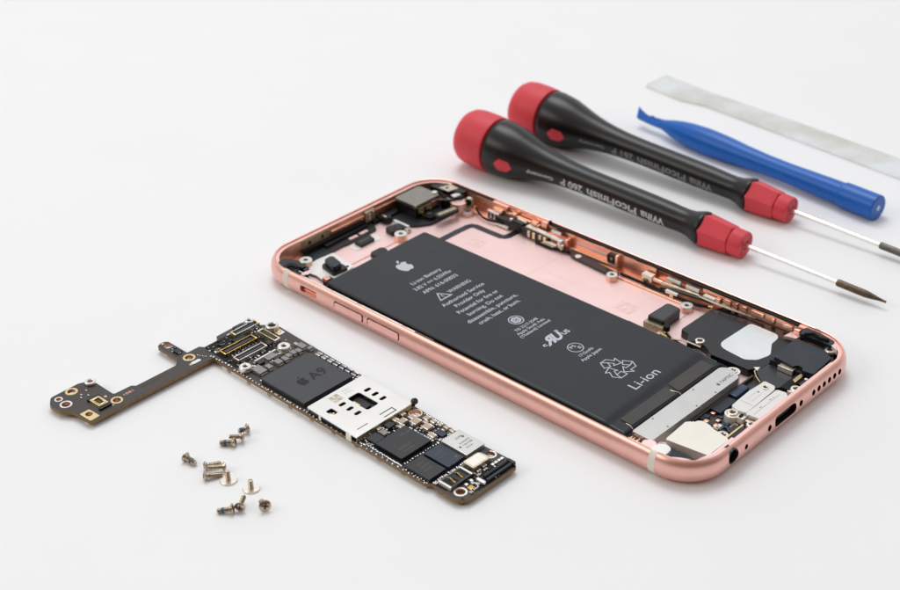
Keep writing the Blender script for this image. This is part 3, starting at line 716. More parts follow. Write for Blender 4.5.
# corner antenna right far
g = GP()
g.prism([(124.0, 62.2, .4), (132.5, 62.2, .6), (132.3, 64.4, .6), (127.5, 65.5, .4), (123.6, 65.5, .4)], 4.4, 5.75, 'blue_black', bevel=.3)
g.prism([(125.2, 62.8), (130.8, 62.9), (129.8, 64.4), (126, 64.6)], 5.75, 6.0, 'black_plastic', bevel=.12, r=.3)
g.tube([(125, 62.4, 5.8), (127, 63.6, 6.2), (129, 63.0, 6.1), (131, 63.6, 6.0)], .35, 'black_matt', 8)
g.build('corner_antenna', phone)
g = GP(); g.prism([(120.4, 61.4), (123.2, 62.2), (123.6, 64.6), (121.0, 64.6)], 3.1, 3.9, 'rose_floor', bevel=.1, r=.2); g.box(121.6, 123.2, 63.6, 64.6, 3.9, 5.3, 'copper_bright', .2); g.build('wall_gusset', phone)
g = GP(); g.ring(132.3, 62.2, 3.2, 4.6, 2.1, 1.2, 'black_plastic', 26, ch=.15); small_screw(g, 132.3, 62.2, 4.5, 1.3); g.build('screw', phone)
# inner ledge corners (light pink shelf) bottom right and near
def corner_shelf(pts, z0, z1):
    g = GP(); g.prism(pts, z0, z1, 'rose_floor', bevel=.08); g.build('corner_shelf', phone)
def arc(cx, cy, r, a0, a1, n=10): return [(cx+r*math.cos(R(a0+(a1-a0)*k/n)), cy+r*math.sin(R(a0+(a1-a0)*k/n))) for k in range(n+1)]
rr = RC-2.2
corner_shelf(arc(L-RC, W-RC, rr, 0, 62)+[(131.6, 62.9), (134.9, 61.0), (136.0, 58.6)], 4.6, 5.72)
corner_shelf(arc(L-RC, RC, rr, -78, 0)+[(136.1, 16.8), (135.2, 16.8), (135.5, 9.3), (134.2, 4.8), (131.3, 3.6)], 4.6, 5.72)
g = GP(); g.box(135.4, 136.1, 17.0, 57.0, 1.6, 5.2, 'rose_ledge', .1); g.build('end_wall', phone)

# ---------------- vibration motor (long silver bar)
g = GP()
g.prism([(117.3, 5.7, .4), (122.6, 5.6, .9), (122.9, 38.8, .9), (121.2, 39.3, .3), (120.9, 40.0, .2), (118.6, 40.0, .2), (117.3, 39.0, .5)], 1.1, 4.55, 'steel_tape', bevel=.22)
g.build('vibration_motor', phone); mot = [o for o in COL.objects if o.name == 'vibration_motor'][0]
g = GP(); emblem(g, 121.0, 33.0, 0.9, 4.553, 'chip_print'); put_text(g, 'TAPTIC', 'chip_print', (121.35, 33.8), 4.6, .8, 4.553, 90, .01); g.build('printed_text', mot)
g = GP(); g.prism(circle(119.9, 40.6, 1.7, 22), 1.1, 3.9, 'silver_white', bevel=.1); small_screw(g, 119.9, 40.6, 3.95, 1.15); g.build('screw', mot)
g = GP()
for x, y in ((117.9, 12.4), (118.0, 27.5), (122.0, 12.2), (122.2, 22.8), (122.3, 30.0)): g.cyl(x, y, 4.552, 4.57, .22, 'recess', 10)
g.build('spot_weld', mot)
g = GP()
for k in range(9): g.box(117.6+k*.62, 117.9+k*.62+.1, 3.9+rnd.uniform(0, .5), 5.4, 1.6, 3.0+rnd.uniform(0, .9), rnd.choice(['champagne', 'copper_bright', 'gold_pale']), .08)
g.box(117.2, 123.4, 2.7, 5.6, 1.0, 1.8, 'recess', .1)
g.build('motor_spring', mot)
g = GP(); g.prism([(121.8, 2.5), (124.6, 2.5), (124.8, 4.6), (123.2, 5.3), (121.8, 4.0)], 4.2, 5.4, 'rose_floor', bevel=.15, r=.8); g.build('wall_gusset', phone)
g = GP(); g.cyl(124.3, 7.2, 1.0, 3.4, 1.3, 'rose_ledge', 22, .1); small_screw(g, 124.3, 7.2, 3.4, 1.0); g.build('screw', phone)
g = GP(); g.prism([(124.6, 5.2, .3), (125.6, 7.0, .3), (132.4, 7.0, .3), (133.2, 5.2, .3), (131.4, 2.9, .5), (125.8, 2.3, .3)], 2.6, 4.0, 'blue_black', bevel=.2); g.build('jack_housing', phone)
g = GP(); g.prism([(124.9, 1.7, .3), (128.7, 2.1, .8), (128.3, 4.9, 1.0), (125.9, 5.3, .9), (124.9, 3.5, .4)], 5.0, 5.85, 'silver_white', bevel=.2); g.build('antenna_pad', phone)
# cream shield box
g = GP()
g.prism([(124.7, 7.5, .5), (134.8, 8.8, .5), (134.8, 16.6, .5), (130.4, 17.4, .5), (128.8, 18.1, .8), (126.3, 18.6, 1.0), (125.6, 16.6, .5), (124.2, 16.2, .8)], 1.2, 5.05, 'nickel_warm', bevel=.28)
g.build('shield_box', phone)
# bottom circuit
g = GP(); g.box(123.3, 135.2, 17.5, 45.5, 1.1, 1.7, 'pcb_black', .05)
g.build('port_board', phone); pb = [o for o in COL.objects if o.name == 'port_board'][0]
g = GP(); g.box(123.5, 126.2, 26.5, 33.0, 1.7, 2.6, 'blue_black', .15); g.box(123.6, 125.6, 33.6, 39, 1.7, 3.0, 'blue_flex', .3); g.box(125.8, 127.4, 32, 44, 1.7, 2.4, 'blue_flex', .2); g.build('flex_fold', pb)
g = GP(); g.box(123.0, 123.5, 14, 44, 1.2, 2.6, 'battery_tape', .1); g.build('flex_edge', pb)
for k in range(44):
    x = rnd.uniform(123.8, 130.6); y = rnd.uniform(18.6, 26.5)
    if x > 127.3 and y > 24.8: continue
    if (x-131)**2+(y-19.6)**2 < 4: continue
    g = GP(); a, b = (rnd.uniform(.35, .7), rnd.uniform(.3, .5)) if k % 2 else (rnd.uniform(.3, .5), rnd.uniform(.35, .7))
    m = rnd.choice(['cap_body', 'blue_flex', 'blue_flex', 'solder', 'copper_bright', 'black_plastic', 'chip_blue'])
    g.box(x-a, x+a, y-b, y+b, 1.7, 2.0+rnd.uniform(0, .4), m, .05)
    if m == 'cap_body': g.box(x-a-.12, x-a+.06, y-b-.01, y+b+.01, 1.71, 2.15, 'cap_end'); g.box(x+a-.06, x+a+.12, y-b-.01, y+b+.01, 1.71, 2.15, 'cap_end')
    g.build('capacitor', pb)
g = GP(); g.cyl(128.9, 26.9, 1.7, 3.6, 1.75, 'nickel_warm', 28, .15); small_screw(g, 128.9, 26.9, 3.75, 1.3); g.build('screw', pb)
g = GP(); g.cyl(131.3, 19.6, 1.7, 2.6, 1.2, 'nickel_warm', 24); small_screw(g, 131.3, 19.6, 2.75, 1.45); g.build('screw', pb)
g = GP(); g.box(132.6, 133.1, 18.6, 25.2, 2.0, 3.4, 'gold_pale', .1); g.box(133.4, 134.9, 18.4, 24.2, 1.7, 3.6, 'blue_black', .2); g.box(131.0, 132.4, 21.5, 24.6, 1.7, 2.9, 'chip_dark', .15); g.box(130.4, 131.6, 23.6, 25.6, 1.7, 2.5, 'khaki_metal', .15); g.build('jack_contact', pb)
g = GP(); small_screw(g, 134.6, 25.6, 3.9, 1.15); g.cyl(134.6, 25.6, 1.7, 3.5, 1.1, 'nickel_warm', 20); g.build('screw', pb)
g = GP(); small_screw(g, 134.6, 43.6, 4.1, 1.25); g.cyl(134.6, 43.6, 1.7, 3.7, 1.2, 'nickel_warm', 20); g.box(133.2, 135.4, 42.2, 43.2, 2.0, 3.8, 'nickel_warm', .15); g.build('screw', pb)
# charging connector cover
g = GP()
g.prism([(127.7, 41.5, .3), (130.6, 41.3, .3), (131.3, 40.0, .3), (131.6, 28.2, .3), (129.8, 27.8, .4), (127.6, 28.3, .5), (127.3, 36.0, .4), (127.6, 38.6, .6)], 1.7, 4.25, 'cage_white', bevel=.22)
g.build('charging_connector', phone); cc = [o for o in COL.objects if o.name == 'charging_connector'][0]
g = GP(); g.prism([(131.75, 27.6), (134.9, 28.0), (134.9, 39.6), (134.0, 40.6), (131.75, 40.2)], 1.7, 4.4, 'cage_white', bevel=.2, r=.3); g.box(133.2, 133.3, 28.6, 39.0, 4.38, 4.42, 'khaki_metal')
for y in (31.6, 32.0, 35.6, 36.0, 37): g.box(132.7, 132.95, y, y+.2, 4.38, 4.42, 'recess')
g.build('plug_shroud', cc)
g = GP(); g.box(127.9, 131.2, 31.4, 31.5, 4.24, 4.27, 'khaki_metal'); g.strip([(128.7, 33.0), (130.0, 33.0), (130.0, 37.0), (128.7, 37.0)], .1, 4.24, 'steel_tape', .03, True); g.box(129.0, 129.25, 36.6, 37.1, 4.25, 4.28, 'recess'); g.build('pressed_line', cc)
g = GP(); small_screw(g, 129.3, 39.3, 4.25, .95); g.build('screw', cc)
g = GP(); g.box(130.6, 132.2, 26.0, 27.6, 2.2, 3.9, 'nickel_warm', .25); g.box(132.4, 134.4, 26.4, 27.4, 2.0, 3.6, 'champagne', .2); g.box(130.9, 131.5, 26.2, 27.4, 3.9, 4.2, 'black_matt', .05); g.build('cover_tab', cc)
g = GP(); g.box(131.3, 133.6, 42.4, 49.0, 1.7, 3.9, 'black_matt', .15); g.box(132.2, 132.9, 46.0, 49.4, 3.9, 4.3, 'khaki_metal', .08); g.build('speaker_seal', phone)
g = GP(); g.box(132.8, 133.2, 45.6, 49.2, 3.4, 4.3, 'gold', .1); g.box(133.8, 135.2, 46.0, 49.4, 2.0, 4.0, 'blue_black', .15); g.cyl(134.2, 48.6, 4.0, 4.12, .4, 'silver_white', 14); g.build('speaker_contact', phone)

# ================================================================== LOGIC BOARD
BO = (60, -30, 0)
board = thing('circuit_board', BO, 'black L-shaped circuit board with a large dark chip and a white metal card cage', 'circuit board', rz=R(-0.5))
def GB(): return G(BO)
ZT = 1.8
bo = [(10.0, -69.9, 1.2), (10.1, -59.6, 1.3), (19.2, -58.7, .8), (19.3, -54.2, .8), (20.1, -53.2, .8), (20.1, -49), (17.9, -40.2, .6), (17.9, -40.0),
      ]
main_out = [(24.4, -69.0, .9), (24.2, -34.0, .2), (60, -34.3), (94.0, -34.6, .9), (95.6, -33.6, .6), (97.3, -34.1, .6), (103.0, -34.2, 1.8), (104.6, -32.2, 1.2), (104.6, -17.2, .9), (101.5, -16.3, .5), (95.4, -16.5), (87.0, -16.6), (60, -15.6), (33.6, -14.6), (24.5, -14.2, .8), (22.4, -15.6, .6), (21.2, -16.9, .3), (18.4, -17.0, 1.0), (17.0, -18.4, .5), (17.3, -27.6, .5), (18.8, -28.2, .4), (19.0, -32.4, .4), (17.8, -33.2, .4), (17.8, -36.8, .2), (10.3, -36.8, 1.2), (9.7, -38.2, 1.2), (10.3, -40.0, 1.2), (18.2, -40.0, .3), (20.2, -42.0, .8), (20.2, -53.4, .5), (19.3, -54.2, .5), (19.2, -59.0, .6), (10.9, -59.0, 1.2), (9.6, -62.0, 1.5), (9.8, -69.6, 1.5), (12.2, -71.4, 1.6), (16.0, -71.2, 1.0), (18.2, -69.4, .8), (20.3, -69.1, .4)]
g = GB(); g.prism(main_out, 0.95, ZT+.02, 'pcb_edge'); ib = g.mi('pcb_black')
for f in g.bm.faces:
    f.normal_update()
    if f.normal.z > .9: f.material_index = ib
pcb = g.build('substrate', board)
bh = [(11.6, -60.0, .75, .95, 'silver'), (11.2, -64.9, .95, 1.1, 'gold_pale'), (11.7, -68.7, .6, .8, 'silver'), (14.6, -68.7, 1.0, .95, 'silver'), (21.6, -67.4, .85, .8, 'gold_pale'), (21.7, -59.9, .95, 1.0, 'gold_pale'), (19.8, -37.8, 1.0, 1.1, 'gold_pale'), (12.1, -38.1, .95, .0, 'gold_pale'), (75.2, -17.9, 1.3, 0, 'gold_pale'), (97.7, -17.9, 1.0, .8, 'silver_white'), (101.7, -31.6, 1.05, .95, 'silver')]
def bcuts(c):
    for x, y, r_, w_, m in bh: c.cyl(x, y, -1, 4, r_, 'copper_milled', 24)
def do_cut_b(target, fn):
    target.modifiers.clear()
    c = G(BO); fn(c); o = c.build('cut', None); o.location = Vector(BO)*MM; o.rotation_euler = (0, 0, R(-0.5))
    md = target.modifiers.new('b', 'BOOLEAN'); md.operation = 'DIFFERENCE'; md.solver = 'EXACT'; md.object = o; md.use_self = True; md.material_mode = 'TRANSFER'
    bpy.context.view_layer.update()
    dg = bpy.context.evaluated_depsgraph_get(); dg.update()
    me = bpy.data.meshes.new_from_object(target.evaluated_get(dg)); target.data = me; me.name = target.name; finish_cut(target)
    bpy.data.objects.remove(o)
do_cut_b(pcb, bcuts)
for x, y, r_, w_, m in bh:
    if w_ > 0:
        g = GB(); g.ring(x, y, ZT+.0, ZT+.06, r_+w_*.46, r_+.02, m, 28, ch=.02); g.ring(x, y, .96, ZT+.01, r_+.03, r_-.04, 'copper_milled', 24); g.build('hole_ring', board)
# undersides: shield cans hold the board off the table
g = GB(); g.box(27, 94, -33.9, -17.2, 0.0, 0.94, 'silver_white', .12)
for k in range(9): g.box(29+k*7.2, 30.2+k*7.2, -34.02, -33.86, .15, .8, 'khaki_metal', .05)
g.build('underside_shield', board)
g = GB(); g.box(97, 103.6, -33, -18.4, 0, .94, 'pcb_edge', .15); g.box(11.5, 16, -68, -61, 0, .94, 'pcb_edge', .2); g.box(20.4, 23.4, -57, -43, .5, .94, 'pcb_edge', .1); g.build('underside_part', board)
g = GB(); g.prism([(20.1, -68.9), (24.1, -68.7), (23.9, -66.1), (20.1, -66.3)], ZT+.02, ZT+.05, 'gold_pale', r=.3)
pad = g.build('gold_pad', board); do_cut_b(pad, lambda c: c.cyl(21.6, -67.4, -1, 4, .86, 'copper_milled', 24))
def bpart(name, fn, parent=None):
    g = GB(); fn(g); return g.build(name, parent or board)
bpart('nut', lambda g: g.ring(11.6, -60.0, ZT+.08, ZT+.75, 1.35, .62, 'silver', 24, ch=.15))
def conn(x0, x1, y0, y1, h, fr='gold_pale', pinm='gold', axis='y', pins=12, name='board_connector'):
    g = GB()
    g.box(x0+.1, x1-.1, y0+.1, y1-.1, ZT+.02, ZT+h*.55, 'black_plastic', .05)
    if axis == 'y':
        xm = (x0+x1)/2; hw = (x1-x0)/2
        for xx in (x0+.14, x1-.14): g.box(xx-.11, xx+.11, y0+.5, y1-.5, ZT+.02, ZT+h, pinm, .04)
        g.box(xm-hw*.3, xm+hw*.3, y0+.9, y1-.9, ZT+.02, ZT+h*.85, 'slate_chip' if fr != 'silver' else 'champagne', .05)
        for yy in (y0, y1-.42): g.box(x0, x1, yy, yy+.42, ZT+.02, ZT+h*1.05, fr, .08)
        n = pins
        for k in range(n):
            y = y0+.7+(y1-y0-1.4)*(k+.5)/n
            for xx in (x0-.12, x1-.12): g.box(xx, xx+.24, y-.07, y+.07, ZT+.02, ZT+.12, 'solder')
    else:
        ym = (y0+y1)/2; hw = (y1-y0)/2
        for yy in (y0+.14, y1-.14): g.box(x0+.5, x1-.5, yy-.11, yy+.11, ZT+.02, ZT+h, pinm, .04)
        g.box(x0+.9, x1-.9, ym-hw*.3, ym+hw*.3, ZT+.02, ZT+h*.85, 'slate_chip', .05)
        for xx in (x0, x1-.42): g.box(xx, xx+.42, y0, y1, ZT+.02, ZT+h*1.05, fr, .08)
    return g.build(name, board)
conn(18.0, 21.2, -64.1, -62.4, .6, axis='x', pins=4)
bpart('connector_frame', lambda g: g.strip([(17.9, -64.3), (21.4, -64.3), (21.4, -62.2), (17.9, -62.2)], .25, ZT+.02, 'gold_pale', .5, True))
conn(19.4, 21.4, -25.0, -17.2, 1.0, 'gold_pale', 'silver')
conn(23.8, 26.2, -32.0, -22.0, 0.9, 'gold', 'gold')
conn(28.4, 30.6, -31.6, -22.6, 0.9, 'champagne', 'silver')
conn(23.6, 30.2, -20.0, -18.2, 0.8, 'silver_white', 'gold_pale', axis='x')
for (x, y, ro, ri, h) in ((18.9, -18.5, 1.15, .5, 1.3), (24.7, -16.2, 1.6, .95, 1.3), (33.9, -20.4, 1.55, .6, 1.3), (33.9, -32.3, 1.45, .55, 1.3)):
    g = GB(); g.ring(x, y, ZT+.02, ZT+h, ro, ri, 'silver', 30, ch=.18); g.ring(x, y, ZT+.02, ZT+.4, ro+.12, ro-.05, 'champagne', 30); g.cyl(x, y, ZT+.03, ZT+.5, ri*.98, 'recess', 16); g.build('standoff', board)
bpart('gold_pad', lambda g: (g.box(25.6, 28.2, -16.9, -15.0, ZT+.02, ZT+.12, 'cap_end', .05), g.box(26.2, 27.4, -16.4, -15.5, ZT+.12, ZT+.3, 'gold', .08)))
bpart('test_point', lambda g: g.cyl(18.8, -24.8, ZT+.02, ZT+.06, .35, 'gold_pale', 14)); bpart('test_point', lambda g: g.cyl(18.6, -23.7, ZT+.02, ZT+.06, .35, 'gold_pale', 14))
bpart('test_point', lambda g: g.cyl(22.5, -39.4, ZT+.02, ZT+.06, .35, 'gold_pale', 14)); bpart('test_point', lambda g: g.cyl(18.6, -60.8, ZT+.02, ZT+.06, .35, 'gold_pale', 14))
bpart('test_point', lambda g: g.cyl(10.4, -38.4, ZT+.02, ZT+.06, .35, 'gold_pale', 14)); bpart('test_point', lambda g: g.cyl(22.7, -61.6, ZT+.02, ZT+.05, .2, 'gold_pale', 12))
bpart('white_label', lambda g: g.prism([(21.9, -39.1), (22.9, -39.1), (22.9, -36.5), (21.9, -36.5)], ZT+.02, ZT+.06, 'label_white', r=.48))
def txt_board():
    g = GB(); put_text(g, '1881', 'copper_milled', (21.6, -57.6), 2.6, .9, ZT+.02, 90, .0); put_text(g, '820-5507', 'recess', (22.0, -53.0), 6.5, .9, ZT+.02, 90)
    g.build('printed_text', board)
txt_board()
# chips
def chip(name, x0, x1, y0, y1, h, m, bevel=.08, z0=ZT+.02, label=None):
    g = GB(); g.box(x0, x1, y0, y1, z0, z0+h, m, bevel); return g.build(name, board, label)
cp = chip('processor_chip', 40.6, 55.4, -33.2, -18.3, 1.25, 'slate_chip', .1, label='large square slate grey chip with faint letters')
g = GB(); put_text(g, 'A9', 'chip_mark', (50.0, -25.6), 4.9, 2.9, ZT+1.272, 90, .02); emblem(g, 48.7, -27.6, 2.9, ZT+1.272, 'chip_mark')
g.build('chip_marking', cp)
def row(g, x0, y0, x1, y1, n, s=.16, m='solder', z=ZT+.02, jit=.08):
    for k in range(n):
        t = (k+.5)/n; x = x0+(x1-x0)*t+rnd.uniform(-jit, jit); y = y0+(y1-y0)*t+rnd.uniform(-jit, jit)
        a = s*rnd.uniform(.7, 1.4); b = s*rnd.uniform(.7, 1.4)
        g.box(x-a, x+a, y-b, y+b, z, z+rnd.uniform(.08, .3), m, .03)
g = GB()
row(g, 39.9, -33, 39.9, -18.5, 24, .2); row(g, 41, -17.7, 56, -17.5, 18, .2); row(g, 77.0, -33.5, 86.5, -33.7, 26, .17); row(g, 73.9, -34.0, 77, -33.2, 7); row(g, 86.6, -33, 86.6, -17.5, 20); row(g, 73.5, -30, 73.4, -34, 5, .2)
row(g, 78.0, -22.7, 85.2, -22.8, 16, .22); row(g, 77.0, -24, 77.3, -29, 7, .2); row(g, 95.6, -33.5, 95.6, -24, 15, .18); row(g, 88, -34.1, 95, -34.1, 8); row(g, 87.4, -28.2, 94.6, -28.3, 0)
row(g, 31.5, -34.0, 60, -34.1, 26, .14); row(g, 22.6, -34.0, 31, -33.6, 8, .2); row(g, 26.8, -31, 26.8, -22.5, 8, .14); row(g, 18.9, -22, 19, -26, 3)
row(g, 76.5, -16.6, 87, -17.2, 16, .18); row(g, 60, -34.4, 95, -34.5, 22, .14); row(g, 41.5, -34.15, 55, -34.2, 9, .16, 'champagne'); row(g, 20.5, -36.0, 22.8, -34.8, 5, .12)
o = g.build('solder_joints', board); o['kind'] = 'stuff'
def cap(x, y, lx, ly, h=.7, body='cap_body', ends='x', name='capacitor'):
    g = GB(); e = .22 if max(lx, ly) > 1.2 else .14
    z0 = ZT+.02
    if ends == 'x':
        g.box(x-lx/2+e, x+lx/2-e, y-ly/2+.03, y+ly/2-.03, z0, z0+h*.97, body, .05)
        for s in (-1, 1): g.box(*(sorted((x+s*lx/2, x+s*(lx/2-e)))), y-ly/2, y+ly/2, z0, z0+h, 'cap_end', .05)
    else:
        g.box(x-lx/2+.03, x+lx/2-.03, y-ly/2+e, y+ly/2-e, z0, z0+h*.97, body, .05)
        for s in (-1, 1): g.box(x-lx/2, x+lx/2, *(sorted((y+s*ly/2, y+s*(ly/2-e)))), z0, z0+h, 'cap_end', .05)
    return g.build(name, board)
NC = 0
# grey inductors in a row before the big chip
for (x, y, lx, ly) in ((36.9, -30.6, 3.2, 2.3), (37.5, -28.2, 1.8, 1.3), (37.5, -25.3, 1.9, 1.6), (37.7, -23.4, 1.8, 1.3), (37.3, -21.9, 1.5, 1.3), (37.1, -20.3, 1.6, 1.3), (37.4, -18.9, 1.6, 1.2), (36.4, -17.0, 2.4, 1.7), (38.6, -16.2, 1.0, 1.6)):
    g = GB(); g.box(x-lx/2, x+lx/2, y-ly/2, y+ly/2, ZT+.02, ZT+.85, 'cap_grey', .08)
    for s in (-1, 1): g.box(*sorted((x+s*lx/2-.02*s, x+s*(lx/2+.12))), y-ly*.4, y+ly*.4, ZT+.02, ZT+.35, 'cap_end', .03)
    g.build('inductor', board)
for k in range(7):
    x = 42.0+k*2.05; cap(x, -16.6, 1.5, 1.2, .65, 'cap_grey' if k < 3 else 'chip_blue', 'y', 'inductor')
cap(56.2, -17.0, 1.1, .8); cap(57.0, -16.1, .8, .7); cap(34.6, -17.2, .8, .8)
# small chip field between connectors and the inductors
g = GB()
g.strip([(32.6, -28.4), (32.4, -21.8)], .45, ZT+.02, 'cap_end', .15); g.strip([(34.2, -22.6), (35.4, -21.0)], .4, ZT+.02, 'cap_end', .15); g.strip([(33.6, -30.2), (35.6, -28.8)], .4, ZT+.02, 'cap_end', .12)
g.build('shield_trace', board)
chip('chip', 33.2, 35.0, -26.2, -23.3, .4, 'cap_grey', .05); chip('chip', 35.2, 36.0, -25.0, -23.2, .4, 'chip_dark', .05); chip('chip', 33.4, 35.0, -28.9, -27.2, .6, 'chip_dark', .08)
chip('chip', 17.6, 19.0, -22.8, -19.8, .6, 'chip_dark', .1)
for k in range(16):
    x = rnd.uniform(32.9, 36.2); y = rnd.uniform(-29.6, -17.8)
    if (x-33.9)**2+(y+20.4)**2 < 5: continue
    cap(x, y, .55, .35, .3, rnd.choice(['cap_body', 'copper_bright', 'chip_dark', 'cap_grey']))
for k in range(12):
    x = rnd.uniform(26.9, 28.0) if k % 2 else rnd.uniform(31, 32); y = rnd.uniform(-32.6, -21)
    cap(x, y, .5, .35, .3, rnd.choice(['chip_dark', 'cap_grey', 'gold']))
for k in range(5): cap(13.4+k*.85, -38.4+rnd.uniform(-.5, .5), .45, .7, .35, rnd.choice(['chip_blue', 'cap_grey', 'chip_dark']), 'y')
chip('chip', 13.6, 14.6, -37.9, -37.3, .4, 'chip_blue', .04); chip('chip', 15.2, 16.8, -38.9, -37.4, .5, 'chip_dark', .05)
chip('chip', 17.0, 17.7, -64.8, -61.6, .5, 'black_plastic', .1); chip('chip', 21.8, 22.5, -65.0, -61.8, .5, 'black_plastic', .1)
for (x, y) in ((14.1, -64.2), (15.0, -64.9), (15.4, -63.2), (13.4, -62.4)): cap(x, y, .5, .35, .2, 'cap_grey')
g = GB()
g.prism([(19.0, -32.6), (31.6, -33.2), (31.6, -28), (32.2, -21.6), (28, -20.4), (22.6, -20.6), (22.6, -17.4), (19.0, -17.4)], ZT+.02, ZT+.1, 'black_matt', r=.5); g.build('mask_area', board)
g = GB()
g.prism([(73.8, -33.6), (86.9, -33.8), (86.9, -17.4), (77.6, -17.2), (77.2, -20.2), (73.8, -20.4)], ZT+.02, ZT+.06, 'black_matt', r=.4)
g.build('mask_area', board)
g = GB(); g.prism([(87.2, -33.8), (95.3, -33.6), (99.4, -33.4), (99.8, -29.6), (104.2, -28.8), (104.2, -19.6), (95.6, -19.6), (87.2, -22)], ZT+.02, ZT+.06, 'black_matt', r=.4); g.build('mask_area', board)
bpart('chip', lambda g: g.box(27.3, 28.0, -27.5, -23.5, ZT+.1, ZT+.6, 'black_plastic', .08))
bpart('chip', lambda g: g.box(21.8, 23.2, -26.5, -23.0, ZT+.1, ZT+.5, 'black_plastic', .08))
bpart('chip', lambda g: g.box(28.6, 30.2, -21.9, -20.6, ZT+.1, ZT+.7, 'chip_dark', .08))
g = GB()
for k in range(200):
    x = rnd.uniform(19.5, 32.2); y = rnd.uniform(-32.8, -17.6)
    if any(a-.2 < x < b+.2 and c-.2 < y < d+.2 for a, b, c, d in ((19.4, 21.4, -25, -17.2), (23.8, 26.2, -32, -22), (28.4, 30.6, -31.6, -22.6), (23.6, 30.2, -20, -18.2))): continue
    if math.hypot(x-18.9, y+18.5) < 1.5 or math.hypot(x-24.7, y+16.2) < 2 or math.hypot(x-33.9, y+32.3) < 1.9 or math.hypot(x-33.9, y+20.4) < 2: continue
    a, b = rnd.uniform(.12, .34), rnd.uniform(.1, .26)
    g.box(x-a, x+a, y-b, y+b, ZT+.1, ZT+rnd.uniform(.2, .5), rnd.choice(['chip_dark', 'black_plastic', 'cap_grey', 'solder', 'cap_body', 'black_plastic']), .03)
for k in range(330):
    u = rnd.random()
    if u < .35: x, y = rnd.uniform(73.8, 77.4), rnd.uniform(-33.4, -17.5)
    elif u < .7: x, y = rnd.uniform(77.6, 87), rnd.uniform(-23.0, -17.2)
    else: x, y = rnd.uniform(95.5, 104), rnd.uniform(-33.2, -19.8)
    if math.hypot(x-75.2, y+17.9) < 2.2 or math.hypot(x-101.7, y+31.6) < 2.3 or math.hypot(x-97.7, y+17.9) < 2: continue
    a, b = rnd.uniform(.1, .3), rnd.uniform(.1, .24)
    g.box(x-a, x+a, y-b, y+b, ZT+.06, ZT+rnd.uniform(.16, .42), rnd.choice(['chip_dark', 'black_plastic', 'cap_grey', 'solder', 'cap_end', 'cap_body', 'chip_blue']), .03)
o = g.build('tiny_components', board); o['kind'] = 'stuff'
# SIM reader cage
g = GB()
cage = [(57.1, -33.9, .3), (73.6, -34.4, .4), (73.4, -16.9, .3), (61.5, -10.9+0.0, .3), (56.6, -16.9, .2)]
cage = [(57.1, -33.9, .3), (73.6, -34.4, .4), (73.4, -17.0, .3), (57.0, -16.6, .3)]
g.prism(cage, 2.95, 3.2, 'cage_white', bevel=.07)
g.build('card_cage', board); cg = [o for o in COL.objects if o.name == 'card_cage'][0]
def ccut(c):
    c.prism([(61.3, -25.6), (67.9, -25.6), (67.9, -22.0), (61.3, -22.0)], 1, 5, 'cage_white', r=.7)
    for x in (62.1, 64.6, 67.1):
        for y in (-20.0, -27.8):
            c.prism([(x-.5, y-.95), (x+.5, y-.95), (x+.5, y+.95), (x-.5, y+.95)], 1, 5, 'cage_white', r=.48)
    c.prism([(61.4, -32.3), (63.7, -32.3), (63.7, -30.5), (61.4, -30.5)], 1, 5, 'cage_white', r=.3)
    c.prism([(71.0, -25.0), (71.3, -25.0), (71.3, -21.4), (72.4, -21.4), (72.4, -25.0), (72.7, -25.0), (72.7, -21.1), (71.0, -21.1)], 1, 5, 'cage_white')
    c.box(71.4, 71.65, -32.2, -29.0, 1, 5, 'cage_white')
do_cut_b(cg, ccut)
bpart('cage_wall', lambda g: (g.box(73.3, 73.5, -34.2, -17.2, ZT+.02, 2.95, 'khaki_metal', .04), g.box(57.2, 57.4, -33.7, -16.8, ZT+.02, 2.95, 'cage_white', .04), g.box(57.4, 73.3, -16.95, -16.75, ZT+.02, 2.95, 'cage_white', .04)), cg)
bpart('cage_leg', lambda g: (g.box(61.2, 61.9, -34.2, -34.0, ZT-.6, 2.96, 'nickel_warm', .04)), cg)
bpart('cage_leg', lambda g: (g.box(70.3, 71.9, -34.5, -34.25, ZT-.6, 2.96, 'nickel_warm', .04)), cg)
bpart('card_contacts', lambda g: (g.box(58, 73.0, -33.2, -17.4, ZT+.02, ZT+.45, 'black_plastic', .05), g.box(62.5, 66, -25.2, -24.6, ZT+.45, ZT+.8, 'gold_pale', .05), g.box(64.8, 66.6, -25.4, -23.2, ZT+.45, ZT+1.0, 'blue_black', .1), g.box(61.8, 63.4, -31.9, -31.2, ZT+.45, ZT+.9, 'champagne', .05), g.box(62.4, 62.8, -31.2, -30.7, ZT+.45, ZT+.9, 'copper_bright', .05), g.box(58.0, 70, -33.9, -33.4, ZT+.02, ZT+.9, 'blue_black', .1)), cg)
bpart('printed_patch', lambda g: g.prism([(58.1, -28.5), (60.7, -28.5), (60.7, -25.9), (58.1, -25.9)], 3.2, 3.212, 'tan_print'), cg)
def fl(g):
    for k, s in enumerate(('Made in', 'F5L')): put_text(g, s, 'steel_tape', (58.8+k*1.2, -24.6), 2.6, .8, 3.2, 90)
bpart('faint_text', fl, cg)
def knob(g):
    Mk = Matrix.Translation((73.4, -16.3, 3.4)) @ Matrix.Rotation(R(60), 4, 'Y')
    g.cyl(0, 0, -.4, .5, .75, 'slate_chip', 20, .2, M=Mk); g.tube([(73.4, -16.5, 3.2), (73.6, -16.9, 2.4)], .4, 'black_plastic', 8)
bpart('lever_pin', knob, cg)
bpart('cage_lip', lambda g: g.box(57.3, 58.3, -16.7, -15.9, ZT+.02, 2.6, 'silver', .1), cg)
